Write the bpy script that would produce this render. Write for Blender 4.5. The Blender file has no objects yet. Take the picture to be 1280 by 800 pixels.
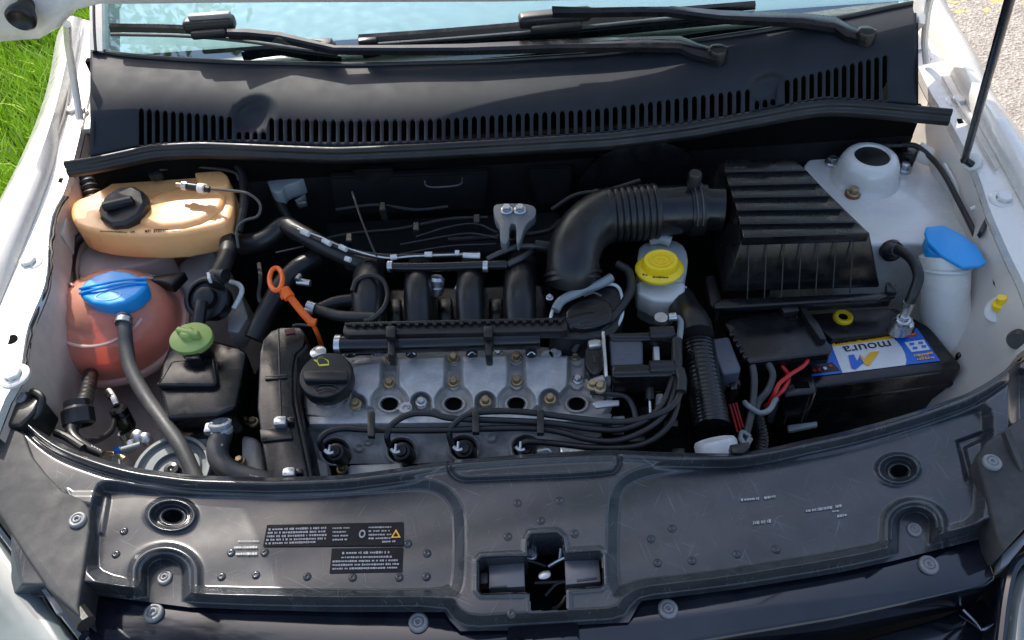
import bpy, bmesh, math, random
import numpy as np
from mathutils import Vector, Matrix, noise
random.seed(7)
R = math.radians
sc = bpy.context.scene
col = sc.collection

# ------------------------------------------------------------------ camera
FPX = 1020.0
PITCH, ROLL = R(48), R(4)
CAM = Vector((-0.02, -(1.715-0.9)/math.tan(PITCH), 1.715))
FW = Vector((0, math.cos(PITCH), -math.sin(PITCH)))
r0 = Vector((1, 0, 0)); u0 = r0.cross(FW)
RT = r0*math.cos(ROLL) - u0*math.sin(ROLL)
UP = r0*math.sin(ROLL) + u0*math.cos(ROLL)
cd = bpy.data.cameras.new('camera'); cam = bpy.data.objects.new('camera', cd); col.objects.link(cam)
cd.sensor_width = 36; cd.lens = 36*FPX/1280; cd.clip_start = 0.02; cd.clip_end = 2000
M3 = Matrix((RT, UP, -FW)).transposed()
cam.matrix_world = Matrix.Translation(CAM) @ M3.to_4x4()
sc.camera = cam

# ------------------------------------------------------------------ light
SUN = Vector((-0.45, 1.02, 1.0)).normalized()
el = math.asin(SUN.z); az = math.atan2(SUN.x, SUN.y)
w = bpy.data.worlds.new('World'); sc.world = w; w.use_nodes = True
nt = w.node_tree
sky = nt.nodes.new('ShaderNodeTexSky'); sky.sky_type = 'NISHITA'; sky.sun_disc = False
sky.sun_elevation = el; sky.sun_rotation = az; sky.dust_density = 2.6; sky.ozone_density = .6
nt.links.new(sky.outputs[0], nt.nodes['Background'].inputs[0])
nt.nodes['Background'].inputs[1].default_value = 0.15
sl = bpy.data.lights.new('sun', 'SUN'); sl.energy = 2.5; sl.angle = R(0.5); sl.color = (1, .95, .87)
so = bpy.data.objects.new('sun', sl); col.objects.link(so)
so.rotation_euler = SUN.to_track_quat('Z', 'Y').to_euler()
sc.view_settings.view_transform = 'Standard'; sc.view_settings.look = 'None'
sc.view_settings.exposure = 1.1; sc.view_settings.gamma = 1
sc.view_settings.use_curve_mapping = False
sc.render.engine = 'CYCLES'; sc.cycles.caustics_reflective = False; sc.cycles.caustics_refractive = False

# ------------------------------------------------------------------ projection helpers (photo pixel + real height -> point)
def ray(px, py):
    return FW + RT*((px-640)/FPX) - UP*((py-400)/FPX)
def P(px, py, z):
    d = ray(px, py); return CAM + d*((z-CAM.z)/d.z)
def PY(px, py, y):
    d = ray(px, py); return CAM + d*((y-CAM.y)/d.y)
def PPL(px, py, p0, n):
    d = ray(px, py); return CAM + d*((p0-CAM).dot(n)/d.dot(n))
def S(p):
    return (p-CAM).dot(FW)/FPX           # metres per photo pixel at p
WA = R(31)
WN = Vector((0, -math.sin(WA), math.cos(WA)))
W0 = P(640, 74, 1.03)
def WS(px, py, off=0.0):
    return PPL(px, py, W0+WN*off, WN)

# ------------------------------------------------------------------ materials
MATS = {}
def mat(name, c, rough=.5, metal=0, var=.25, vscale=18, bump=.15, bscale=120, spec=.5, coat=0, dust=0, dustc=(.35,.32,.27), trans=0, sss=0, scr=0, rvar=.12, aniso=None):
    if name in MATS: return MATS[name]
    m = bpy.data.materials.new(name); m.use_nodes = True; MATS[name] = m
    n = m.node_tree.nodes; L = m.node_tree.links.new
    b = n['Principled BSDF']
    tc = n.new('ShaderNodeTexCoord'); mp = n.new('ShaderNodeMapping'); L(tc.outputs['Object'], mp.inputs[0])
    if aniso: mp.inputs['Scale'].default_value = aniso
    vec = mp.outputs[0]
    n1 = n.new('ShaderNodeTexNoise'); n1.inputs['Scale'].default_value = vscale; n1.inputs['Detail'].default_value = 5; n1.inputs['Roughness'].default_value=.6
    L(vec, n1.inputs['Vector'])
    cr = n.new('ShaderNodeMapRange'); cr.inputs[1].default_value = .3; cr.inputs[2].default_value = .7
    cr.inputs[3].default_value = 1-var; cr.inputs[4].default_value = 1+var
    L(n1.outputs[0], cr.inputs[0])
    mx = n.new('ShaderNodeVectorMath'); mx.operation = 'SCALE'; mx.inputs[0].default_value = c[:3]
    L(cr.outputs[0], mx.inputs['Scale']); out = mx.outputs[0]
    if dust:
        n3 = n.new('ShaderNodeTexNoise'); n3.inputs['Scale'].default_value = 9; n3.inputs['Detail'].default_value = 9; n3.inputs['Roughness'].default_value=.72
        L(tc.outputs['Object'], n3.inputs['Vector'])
        d = n.new('ShaderNodeMapRange'); d.inputs[1].default_value=.45; d.inputs[2].default_value=.75; d.inputs[3].default_value=0; d.inputs[4].default_value=dust
        L(n3.outputs[0], d.inputs[0])
        mm = n.new('ShaderNodeMix'); mm.data_type='RGBA'; L(d.outputs[0], mm.inputs[0]); L(out, mm.inputs[6]); mm.inputs[7].default_value=(*dustc,1)
        out = mm.outputs[2]
    if scr:
        # fine pale scratches: stretched thin noise ridges
        for rz_, sc_ in ((.5,(14,620,30)),(-1.0,(17,680,30)),(1.35,(20,760,30)),(-.3,(40,900,30))):
            s0 = n.new('ShaderNodeMapping'); s0.inputs['Rotation'].default_value=(0,0,rz_); L(tc.outputs['Object'], s0.inputs[0])
            sm = n.new('ShaderNodeMapping'); sm.inputs['Scale'].default_value=sc_; L(s0.outputs[0], sm.inputs[0])
            ns = n.new('ShaderNodeTexNoise'); ns.inputs['Scale'].default_value=1; ns.inputs['Detail'].default_value=1; ns.inputs['Distortion'].default_value=.3; L(sm.outputs[0], ns.inputs['Vector'])
            r1 = n.new('ShaderNodeMapRange'); r1.inputs[1].default_value=.70; r1.inputs[2].default_value=.80; r1.inputs[3].default_value=0; r1.inputs[4].default_value=scr
            L(ns.outputs[0], r1.inputs[0])
            mm = n.new('ShaderNodeMix'); mm.data_type='RGBA'; L(r1.outputs[0], mm.inputs[0]); L(out, mm.inputs[6]); mm.inputs[7].default_value=(.3,.31,.33,1)
            out = mm.outputs[2]
    L(out, b.inputs['Base Color'])
    rr = n.new('ShaderNodeMapRange'); rr.inputs[1].default_value=.3; rr.inputs[2].default_value=.7
    rr.inputs[3].default_value=max(.02,rough-rvar); rr.inputs[4].default_value=min(1,rough+rvar)
    n4 = n.new('ShaderNodeTexNoise'); n4.inputs['Scale'].default_value = vscale*2.3; n4.inputs['Detail'].default_value=6; L(vec, n4.inputs['Vector'])
    L(n4.outputs[0], rr.inputs[0]); L(rr.outputs[0], b.inputs['Roughness'])
    b.inputs['Metallic'].default_value = metal
    b.inputs['Specular IOR Level'].default_value = spec
    b.inputs['Coat Weight'].default_value = coat; b.inputs['Coat Roughness'].default_value = .08
    if trans: b.inputs['Transmission Weight'].default_value = trans
    if sss:
        b.inputs['Subsurface Weight'].default_value = sss; b.inputs['Subsurface Radius'].default_value=(.02,.012,.008); b.inputs['Subsurface Scale'].default_value=1
    if bump:
        n2 = n.new('ShaderNodeTexNoise'); n2.inputs['Scale'].default_value = bscale; n2.inputs['Detail'].default_value = 4
        L(vec, n2.inputs['Vector'])
        bp = n.new('ShaderNodeBump'); bp.inputs['Strength'].default_value = bump; bp.inputs['Distance'].default_value = .0008
        L(n2.outputs[0], bp.inputs['Height']); L(bp.outputs[0], b.inputs['Normal'])
    return m
plastic = mat('black_plastic', (.008,.0082,.009), .36, bump=.15, bscale=500, dust=.05, dustc=(.2,.19,.17))
satin   = mat('satin_black_plastic', (.006,.0062,.007), .24, bump=.08, bscale=400, dust=.03, dustc=(.2,.19,.17))
slamm   = mat('panel_plastic', (.034,.037,.042), .20, bump=.05, bscale=1400, dust=.04, dustc=(.2,.19,.17), scr=.3, vscale=30, spec=.6, rvar=.03)
cornerm = mat('grained_grey_plastic', (.035,.036,.038), .6, spec=.35, bump=.5, bscale=1500, dust=.12)
cowlm   = mat('cowl_plastic', (.018,.021,.027), .60, var=.12, bump=.15, bscale=1200, dust=.04, dustc=(.10,.10,.10), spec=.3, rvar=.04)
rubber  = mat('black_rubber', (.008,.008,.0085), .42, bump=.2, bscale=300, dust=.10, dustc=(.12,.115,.1))
greyrub = mat('grey_rubber_hose', (.05,.05,.052), .5, bump=.35, bscale=250, dust=.25, dustc=(.2,.19,.17))
gloss   = mat('gloss_black_trim', (.006,.008,.014), .08, bump=.02, dust=.05, coat=.6, rvar=.03, dustc=(.2,.2,.2))
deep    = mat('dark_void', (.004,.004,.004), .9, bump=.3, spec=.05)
insul   = mat('firewall_insulation', (.008,.008,.0085), .8, bump=.8, bscale=60, dust=.05, dustc=(.05,.045,.04), spec=.25)
white   = mat('white_paint', (.745,.715,.665), .28, var=.03, bump=.03, bscale=900, coat=.5, dust=.3, dustc=(.42,.38,.32))
beige   = mat('dusty_paint_pink_bounce', (.60,.49,.42), .5, var=.14, vscale=14, bump=.2, bscale=120, dust=.55, dustc=(.26,.19,.15))  # dust plus pink light bounced off the tanks, both in the base colour
whited  = mat('dusty_white_paint', (.66,.60,.53), .4, var=.07, bump=.08, bscale=300, coat=.15, dust=.5, dustc=(.34,.29,.23))
alu     = mat('cast_aluminium', (.54,.54,.535), .52, metal=.35, var=.18, vscale=40, bump=1.0, bscale=380, dust=.4, dustc=(.22,.2,.18))
alud    = mat('grimy_cast_aluminium', (.58,.545,.50), .6, metal=.25, var=.3, vscale=25, bump=1.0, bscale=350, dust=.4, dustc=(.16,.135,.11))
steel   = mat('zinc_steel', (.55,.56,.57), .3, metal=.9, var=.15, bump=.1, dust=.2)
gold    = mat('yellow_passivated_bolt', (.42,.32,.19), .4, metal=.7, var=.25, bump=.1, vscale=80)
rust    = mat('rusty_washer', (.22,.08,.035), .8, var=.3, bump=.4)
screwm  = mat('grey_push_screw', (.20,.205,.21), .45, metal=.2, var=.15, bump=.1)
orange  = mat('orange_plastic', (.95,.14,.01), .35, var=.06, bump=.05, sss=.15)
yellow  = mat('yellow_plastic', (.92,.62,.01), .4, var=.06, bump=.05, sss=.1)
blue    = mat('blue_plastic', (.004,.31,.74), .38, var=.06, bump=.05, dust=.1)
green   = mat('olive_green_plastic', (.33,.45,.11), .42, var=.08, bump=.05, dust=.25)
cream   = mat('aged_translucent_plastic', (1.0,.50,.19), .3, var=.14, vscale=5, bump=.06, sss=.25, coat=.08, dust=.35, dustc=(.95,.36,.22))
coolant = mat('coolant_tank_plastic', (.80,.21,.12), .22, var=.25, vscale=9, bump=.05, sss=.2, coat=.8, dust=.15, dustc=(.6,.4,.33))
coolseam= mat('clear_tank_seam', (.80,.50,.42), .22, var=.08, bump=.05, sss=.5, coat=.5)
milk    = mat('milky_plastic', (.78,.76,.70), .32, var=.08, vscale=8, bump=.05, sss=.6, dust=.3, dustc=(.4,.35,.28))
milkd   = mat('grey_milky_plastic', (.42,.44,.43), .35, var=.1, vscale=8, bump=.05, sss=.4, dust=.35, dustc=(.25,.22,.18))
labw    = mat('white_label', (.80,.80,.78), .3, var=.03, bump=0)
labb    = mat('blue_label', (.008,.14,.62), .3, var=.03, bump=0)
laby    = mat('yellow_label', (.95,.48,.01), .3, var=.03, bump=0)
labk    = mat('black_print', (.012,.012,.014), .4, bump=0)
labr    = mat('red_print', (.6,.04,.03), .4, bump=0)
stick   = mat('dark_sticker', (.012,.012,.014), .5, bump=.03, spec=.15)
printw  = mat('pale_print', (.34,.34,.34), .5, bump=0)
redwire = mat('red_wire', (.55,.02,.02), .35, bump=.05)
bluem   = mat('bright_blue_clip', (.02,.2,.7), .4, bump=.05)
tape    = mat('pale_tape', (.62,.62,.60), .5, bump=.2)
headl   = mat('headlight_lens', (.16,.19,.19), .12, var=.3, vscale=6, bump=.0, coat=1, metal=.1)
interior= mat('dashboard_sky_glare', (.45,.50,.50), .7, var=.05, bump=.05)  # pale teal puts the glass's bright sky reflection into the dashboard colour
greyd   = mat('grey_painted_disc', (.22,.25,.26), .4, var=.15, bump=.1, dust=.4)
coilm   = mat('grey_blue_coil', (.07,.08,.10), .35, var=.1, bump=.1, dust=.1)
brownhs = mat('brown_heat_shield', (.09,.025,.018), .6, bump=.4)

# ------------------------------------------------------------------ object helpers
def tag(o, label=None, cat=None, group=None, kind=None):
    if label: o['label'] = label
    if cat: o['category'] = cat
    if group: o['group'] = group
    if kind: o['kind'] = kind
    return o
def thing(name, label, cat, loc=(0,0,0), group=None):
    o = bpy.data.objects.new(name, None); col.objects.link(o); o.location = loc; o.empty_display_size = .02
    return tag(o, label, cat, group)
def wloc(o):
    v = Vector((0,0,0))
    while o: v += o.location; o = o.parent
    return v
def mk(name, bm, m, parent=None, smooth=True, ang=35, origin=None):
    """bm holds world coordinates; the object's origin goes to its own centre (or origin)"""
    me = bpy.data.meshes.new(name)
    bmesh.ops.recalc_face_normals(bm, faces=bm.faces)
    if origin is None:
        if len(bm.verts):
            lo = Vector((min(v.co[i] for v in bm.verts) for i in range(3))); hi = Vector((max(v.co[i] for v in bm.verts) for i in range(3)))
            origin = (lo+hi)/2
        else: origin = Vector()
    for v in bm.verts: v.co -= origin
    if smooth:
        for f in bm.faces: f.smooth = True
        for e in bm.edges:
            if len(e.link_faces) == 2 and e.calc_face_angle(0) > R(ang): e.smooth = False
    bm.to_mesh(me); bm.free()
    me.materials.append(m)
    o = bpy.data.objects.new(name, me); col.objects.link(o)
    if parent: o.parent = parent; o.location = origin - wloc(parent)
    else: o.location = origin
    return o
def top(name, bm, m, label, cat, group=None, **k):
    return tag(mk(name, bm, m, None, **k), label, cat, group)
def clone(o, world, parent, rot=None):
    c = o.copy(); col.objects.link(c); c.parent = parent
    c.location = world - wloc(parent) if parent else world
    if rot is not None: c.rotation_euler = rot
    return c
def catmull(pts, n=6):
    pts = [Vector(p) for p in pts]
    if len(pts) < 3:
        return [pts[0].lerp(pts[-1], i/n) for i in range(n+1)]
    q = [2*pts[0]-pts[1]] + pts + [2*pts[-1]-pts[-2]]
    out = []
    for i in range(1, len(q)-2):
        for k in range(n):
            t = k/n; a,b,c,d = q[i-1],q[i],q[i+1],q[i+2]
            out.append(.5*((2*b)+(c-a)*t+(2*a-5*b+4*c-d)*t*t+(3*b-a-3*c+d)*t**3))
    out.append(pts[-1]); return out
def tube(bm, pts, r, seg=10, n=6, cap=True, rf=None, smoothpath=True):
    pp = catmull(pts, n) if smoothpath else [Vector(p) for p in pts]
    N = len(pp); rings = []
    t0 = (pp[1]-pp[0]).normalized(); ref = Vector((0,0,1)) if abs(t0.z) < .9 else Vector((1,0,0))
    nrm = (ref - t0*ref.dot(t0)).normalized()
    for i, p in enumerate(pp):
        t = (pp[min(i+1,N-1)]-pp[max(i-1,0)]).normalized()
        nrm = (nrm - t*nrm.dot(t)).normalized(); bn = t.cross(nrm)
        rr = rf(i/(N-1)) if rf else (r[0]+(r[1]-r[0])*i/(N-1) if isinstance(r, tuple) else r)
        rings.append([bm.verts.new(p + (nrm*math.cos(a)+bn*math.sin(a))*rr) for a in (2*math.pi*k/seg for k in range(seg))])
    for a, b in zip(rings, rings[1:]):
        for k in range(seg): bm.faces.new((a[k], a[(k+1)%seg], b[(k+1)%seg], b[k]))
    if cap:
        bm.faces.new(rings[0][::-1]); bm.faces.new(rings[-1])
    return bm
def TB(pix, rpx, **k):
    """tube from pixel path [(px,py,z)...] with radius in photo pixels"""
    pts = [P(*p) for p in pix]; s = S(pts[len(pts)//2])
    r = tuple(x*s for x in rpx) if isinstance(rpx, tuple) else rpx*s
    return tube(bmesh.new(), pts, r, **k)
def lathe(bm, prof, loc=(0,0,0), axis=(0,0,1), seg=24, sx=1, sy=1, rf=None):
    q = Vector(axis).normalized().to_track_quat('Z','Y').to_matrix(); loc = Vector(loc)
    rings = []
    for r, z in prof:
        if r < 1e-6: rings.append([bm.verts.new(loc + q @ Vector((0,0,z)))])
        else: rings.append([bm.verts.new(loc + q @ Vector((r*sx*math.cos(a)*(rf(a,z) if rf else 1), r*sy*math.sin(a)*(rf(a,z) if rf else 1), z))) for a in (2*math.pi*k/seg for k in range(seg))])
    for a, b in zip(rings, rings[1:]):
        if len(a) == 1 and len(b) == 1: continue
        for k in range(seg):
            k2 = (k+1)%seg
            if len(a) == 1: bm.faces.new((a[0], b[k2], b[k]))
            elif len(b) == 1: bm.faces.new((a[k], a[k2], b[0]))
            else: bm.faces.new((a[k], a[k2], b[k2], b[k]))
    return bm
def slab(pix, z1, z0, bev=.002, seg=2, taper=0, bm=None, dz=None):
    """prism with its top outline at photo pixels on height z1 (or per point z), falling to z0"""
    bm = bm or bmesh.new(); b2 = bmesh.new()
    tp = [P(p[0], p[1], p[2] if len(p) > 2 else z1) for p in pix]
    c = sum(tp, Vector())/len(tp)
    tv = [b2.verts.new(p) for p in tp]
    bv = []
    for p in tp:
        d = p + (p-c)*taper; bv.append(b2.verts.new((d.x, d.y, z0)))
    b2.faces.new(tv); b2.faces.new(bv[::-1]); n = len(tv)
    for i in range(n): b2.faces.new((tv[i], bv[i], bv[(i+1)%n], tv[(i+1)%n]))
    bmesh.ops.recalc_face_normals(b2, faces=b2.faces)
    if bev: bmesh.ops.bevel(b2, geom=[e for e in b2.edges], offset=bev, segments=seg, affect='EDGES', profile=.5, clamp_overlap=True)
    me = bpy.data.meshes.new('t'); b2.to_mesh(me); b2.free(); bm.from_mesh(me); bpy.data.meshes.remove(me)
    return bm
def box(c, size, rot=0, bev=.002, seg=2, bm=None, tilt=None):
    bm = bm or bmesh.new(); b2 = bmesh.new()
    bmesh.ops.create_cube(b2, size=1, matrix=Matrix.Diagonal((*size,1)))
    if bev: bmesh.ops.bevel(b2, geom=list(b2.edges), offset=bev, segments=seg, affect='EDGES', profile=.5)
    mt = Matrix.Translation(c) @ Matrix.Rotation(rot,4,'Z')
    if tilt: mt = mt @ Matrix.Rotation(tilt[0],4,'X') @ Matrix.Rotation(tilt[1],4,'Y')
    bmesh.ops.transform(b2, matrix=mt, verts=b2.verts)
    me = bpy.data.meshes.new('t'); b2.to_mesh(me); b2.free(); bm.from_mesh(me); bpy.data.meshes.remove(me)
    return bm
def interp(pts, x):
    xs = [p[0] for p in pts]; ys = [p[1] for p in pts]
    return float(np.interp(x, xs, ys))
def smooth_interp(pts):
    pts = sorted(pts); xs = np.array([p[0] for p in pts]); ys = np.array([p[1] for p in pts])
    g = np.linspace(xs[0], xs[-1], 1400); yy = np.interp(g, xs, ys); k = np.ones(41)/41
    yp = np.concatenate([yy[0]-(yy[20:0:-1]-yy[0]), yy, yy[-1]+(yy[-1]-yy[-2:-22:-1])]); ys2 = np.convolve(yp, k, 'valid')
    return lambda x: np.interp(x, g, ys2)
def Parr(px, py, z):
    px = np.asarray(px, float); py = np.asarray(py, float)
    a = (px-640)/FPX; b = (py-400)/FPX
    d = [FW[i] + RT[i]*a - UP[i]*b for i in range(3)]
    t = (z-CAM.z)/d[2]
    return np.stack([CAM[i] + d[i]*t for i in range(3)], -1)
def sdpoly(X, Y, poly):
    """signed distance (inside positive) to polygon, numpy"""
    d = np.full(X.shape, 1e9); ins = np.zeros(X.shape, bool); n = len(poly)
    for i in range(n):
        x1,y1 = poly[i]; x2,y2 = poly[(i+1)%n]
        ex,ey = x2-x1, y2-y1; L2 = ex*ex+ey*ey+1e-9
        t = np.clip(((X-x1)*ex+(Y-y1)*ey)/L2, 0, 1)
        d = np.minimum(d, np.hypot(X-x1-t*ex, Y-y1-t*ey))
        c = ((y1 > Y) != (y2 > Y)) & (X < (x2-x1)*(Y-y1)/((y2-y1) if y2 != y1 else 1e-9)+x1)
        ins ^= c
    return np.where(ins, d, -d)
def sst(x, a, b):
    t = np.clip((x-a)/(b-a), 0, 1); return t*t*(3-2*t)
def rmp(x, a, b):
    w_ = .13; t = (x-a)/(b-a); t = np.clip(t,-w_,1+w_)   # straight wall with tightly rounded lips
    lo = (t+w_)**2/(4*w_); hi = 1-(1+w_-t)**2/(4*w_)
    return np.where(t < w_, lo, np.where(t > 1-w_, hi, t))
def roundpoly(poly, r=1, it=2):
    for _ in range(it):
        q = []
        n = len(poly)
        for i in range(n):
            a = poly[i]; b = poly[(i+1)%n]
            q.append((a[0]*.75+b[0]*.25, a[1]*.75+b[1]*.25)); q.append((a[0]*.25+b[0]*.75, a[1]*.25+b[1]*.75))
        poly = q
    return poly
def gridmesh(name, X, Y, Z, m, parent, mask=None, solid=0, kind=None):
    """heightfield with its vertices on photo pixels X,Y at heights Z"""
    V = Parr(X, Y, Z); h, wd = X.shape
    o = V.reshape(-1,3).mean(0)
    idx = np.arange(h*wd).reshape(h, wd)
    F = np.stack([idx[:-1,:-1], idx[1:,:-1], idx[1:,1:], idx[:-1,1:]], -1).reshape(-1,4)
    if mask is not None:
        mk_ = mask.reshape(-1); F = F[mk_[F].all(1)]
    used = np.unique(F); rem = np.full(h*wd, -1); rem[used] = np.arange(len(used)); F = rem[F]; VV = (V.reshape(-1,3)-o)[used]
    me = bpy.data.meshes.new(name); me.vertices.add(len(VV)); me.vertices.foreach_set('co', VV.ravel())
    me.loops.add(F.size); me.loops.foreach_set('vertex_index', F.ravel().astype('i4'))
    me.polygons.add(len(F)); me.polygons.foreach_set('loop_start', np.arange(0, F.size, 4, dtype='i4')); me.polygons.foreach_set('use_smooth', np.ones(len(F), bool))
    me.update(calc_edges=True); me.validate()
    me.materials.append(m)
    ob = bpy.data.objects.new(name, me); col.objects.link(ob)
    if parent: ob.parent = parent
    ob.location = Vector(o) - (wloc(parent) if parent else Vector())
    if solid:
        s = ob.modifiers.new('solid', 'SOLIDIFY'); s.thickness = solid; s.offset = -1
    return ob
def text(name, s, c, h, angle, m, parent, flipz=False, depth=.0002, squash=1, nrm=None):
    cu = bpy.data.curves.new('t', 'FONT'); cu.body = s; cu.size = h; cu.extrude = depth; cu.align_x = 'CENTER'; cu.align_y = 'CENTER'
    to = bpy.data.objects.new('t', cu); col.objects.link(to)
    me = bpy.data.meshes.new_from_object(to.evaluated_get(bpy.context.evaluated_depsgraph_get()))
    bpy.data.objects.remove(to)
    q = Matrix.Rotation(angle,4,'Z') @ Matrix.Diagonal((squash,1,1,1))
    if nrm is not None: q = nrm @ q
    me.transform(q); me.materials.clear(); me.materials.append(m)
    o = bpy.data.objects.new(name, me); col.objects.link(o); o.parent = parent; o.location = Vector(c) - wloc(parent)
    return o

# prototypes for bolts, screws, rivets (first copy moves into place)
def bolt_mesh(name, r, h, m, collar=1.35):
    bm = bmesh.new()
    lathe(bm, [(0,-.002),(r*collar*1.15,-.002),(r*collar*1.15,h*.15),(r*collar,h*.3),(r*.98,h*.34)], seg=18)
    lathe(bm, [(r,h*.3),(r,h*.9),(r*.85,h),(0,h)], seg=6)
    me = bpy.data.meshes.new(name)
    for f in bm.faces: f.smooth = False
    bm.to_mesh(me); bm.free(); me.materials.append(m); return me
def screw_mesh(name, r, m):
    bm = bmesh.new()
    lathe(bm, [(r*1.0,-.003),(r,.0008),(r*.92,.0022),(r*.62,.0030),(r*.58,.0018),(r*.50,.0018),(r*.46,.0034),(r*.25,.0034),(r*.2,.0012),(0,.0012)], seg=24)
    for f in bm.faces: f.smooth = True
    me = bpy.data.meshes.new(name); bm.to_mesh(me); bm.free(); me.materials.append(m); return me
def rivet_mesh(name, r, m):
    bm = bmesh.new(); lathe(bm, [(r,-.001),(r*.95,.0008),(r*.6,.0018),(r*.35,.0018),(r*.28,.0012),(0,.0012)], seg=16)
    for f in bm.faces: f.smooth = True
    me = bpy.data.meshes.new(name); bm.to_mesh(me); bm.free(); me.materials.append(m); return me
def put(name, me, p, parent, tilt=None, s=1, rz=None):
    o = bpy.data.objects.new(name, me); col.objects.link(o); o.parent = parent; o.location = Vector(p) - wloc(parent); o.scale = (s,s,s)
    o.rotation_euler = (tilt[0] if tilt else 0, tilt[1] if tilt else 0, random.random()*3 if rz is None else rz)
    return o
ME_BOLT_G = bolt_mesh('bolt_gold', .0052, .009, gold)
ME_BOLT_S = bolt_mesh('bolt_steel', .0058, .008, steel)
ME_BOLT_W = bolt_mesh('bolt_white', .0085, .007, white, 1.5)
ME_SCREW = screw_mesh('screw', .0098, screwm)
ME_RIVET = rivet_mesh('rivet', .0048, slamm)

# ================================================================== SETTING
def sheet(name, pts, z, m):
    bm = bmesh.new(); bm.faces.new([bm.verts.new((x,y,z)) for x,y in pts])
    o = mk(name, bm, m, None, smooth=False, origin=Vector((0,0,0))); tag(o, kind='structure'); return o
def asphalt_mat():
    m = bpy.data.materials.new('asphalt'); m.use_nodes = True; n = m.node_tree.nodes; L = m.node_tree.links.new
    b = n['Principled BSDF']; tc = n.new('ShaderNodeTexCoord')
    v = n.new('ShaderNodeTexVoronoi'); v.inputs['Scale'].default_value = 95; L(tc.outputs['Object'], v.inputs[0])
    r = n.new('ShaderNodeValToRGB'); e = r.color_ramp
    e.elements[0].color = (.30,.25,.21,1); e.elements[1].color = (.62,.55,.48,1); e.elements.new(.5).color = (.46,.40,.34,1)
    L(v.outputs['Color'], r.inputs[0])
    nn = n.new('ShaderNodeTexNoise'); nn.inputs['Scale'].default_value = 9; nn.inputs['Detail'].default_value = 8; L(tc.outputs['Object'], nn.inputs[0])
    # worn yellow paint
    pn = n.new('ShaderNodeTexNoise'); pn.inputs['Scale'].default_value = 14; pn.inputs['Detail'].default_value = 6; L(tc.outputs['Object'], pn.inputs[0])
    sx = n.new('ShaderNodeSeparateXYZ'); L(tc.outputs['Object'], sx.inputs[0])
    band = n.new('ShaderNodeMath'); band.operation='SUBTRACT'; L(sx.outputs['Y'], band.inputs[0]); band.inputs[1].default_value = 2.33
    ab = n.new('ShaderNodeMath'); ab.operation='ABSOLUTE'; L(band.outputs[0], ab.inputs[0])
    lt = n.new('ShaderNodeMath'); lt.operation='LESS_THAN'; L(ab.outputs[0], lt.inputs[0]); lt.inputs[1].default_value=.09
    gt = n.new('ShaderNodeMath'); gt.operation='GREATER_THAN'; L(pn.outputs[0], gt.inputs[0]); gt.inputs[1].default_value=.60
    ml = n.new('ShaderNodeMath'); ml.operation='MULTIPLY'; L(lt.outputs[0], ml.inputs[0]); L(gt.outputs[0], ml.inputs[1])
    mm = n.new('ShaderNodeMix'); mm.data_type='RGBA'; mm.blend_type='MULTIPLY'; mm.inputs[0].default_value=.5; L(r.outputs[0], mm.inputs[6]); L(nn.outputs[0], mm.inputs[7])
    m2 = n.new('ShaderNodeMix'); m2.data_type='RGBA'; L(ml.outputs[0], m2.inputs[0]); L(mm.outputs[2], m2.inputs[6]); m2.inputs[7].default_value=(.60,.45,.16,1)
    L(m2.outputs[2], b.inputs['Base Color']); b.inputs['Roughness'].default_value=.85
    bp = n.new('ShaderNodeBump'); bp.inputs['Strength'].default_value=.8; bp.inputs['Distance'].default_value=.006; L(v.outputs['Distance'], bp.inputs['Height']); L(bp.outputs[0], b.inputs['Normal'])
    return m
sheet('road', [(-300,-300),(300,-300),(300,300),(-300,300)], 0, asphalt_mat())
turf = mat('turf_soil', (.07,.10,.02), .9, var=.4, vscale=40, bump=1, bscale=80)
sheet('lawn', [(-300,-300),(-.92,-300),(-.92,300),(-300,300)], .004, turf)
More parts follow.
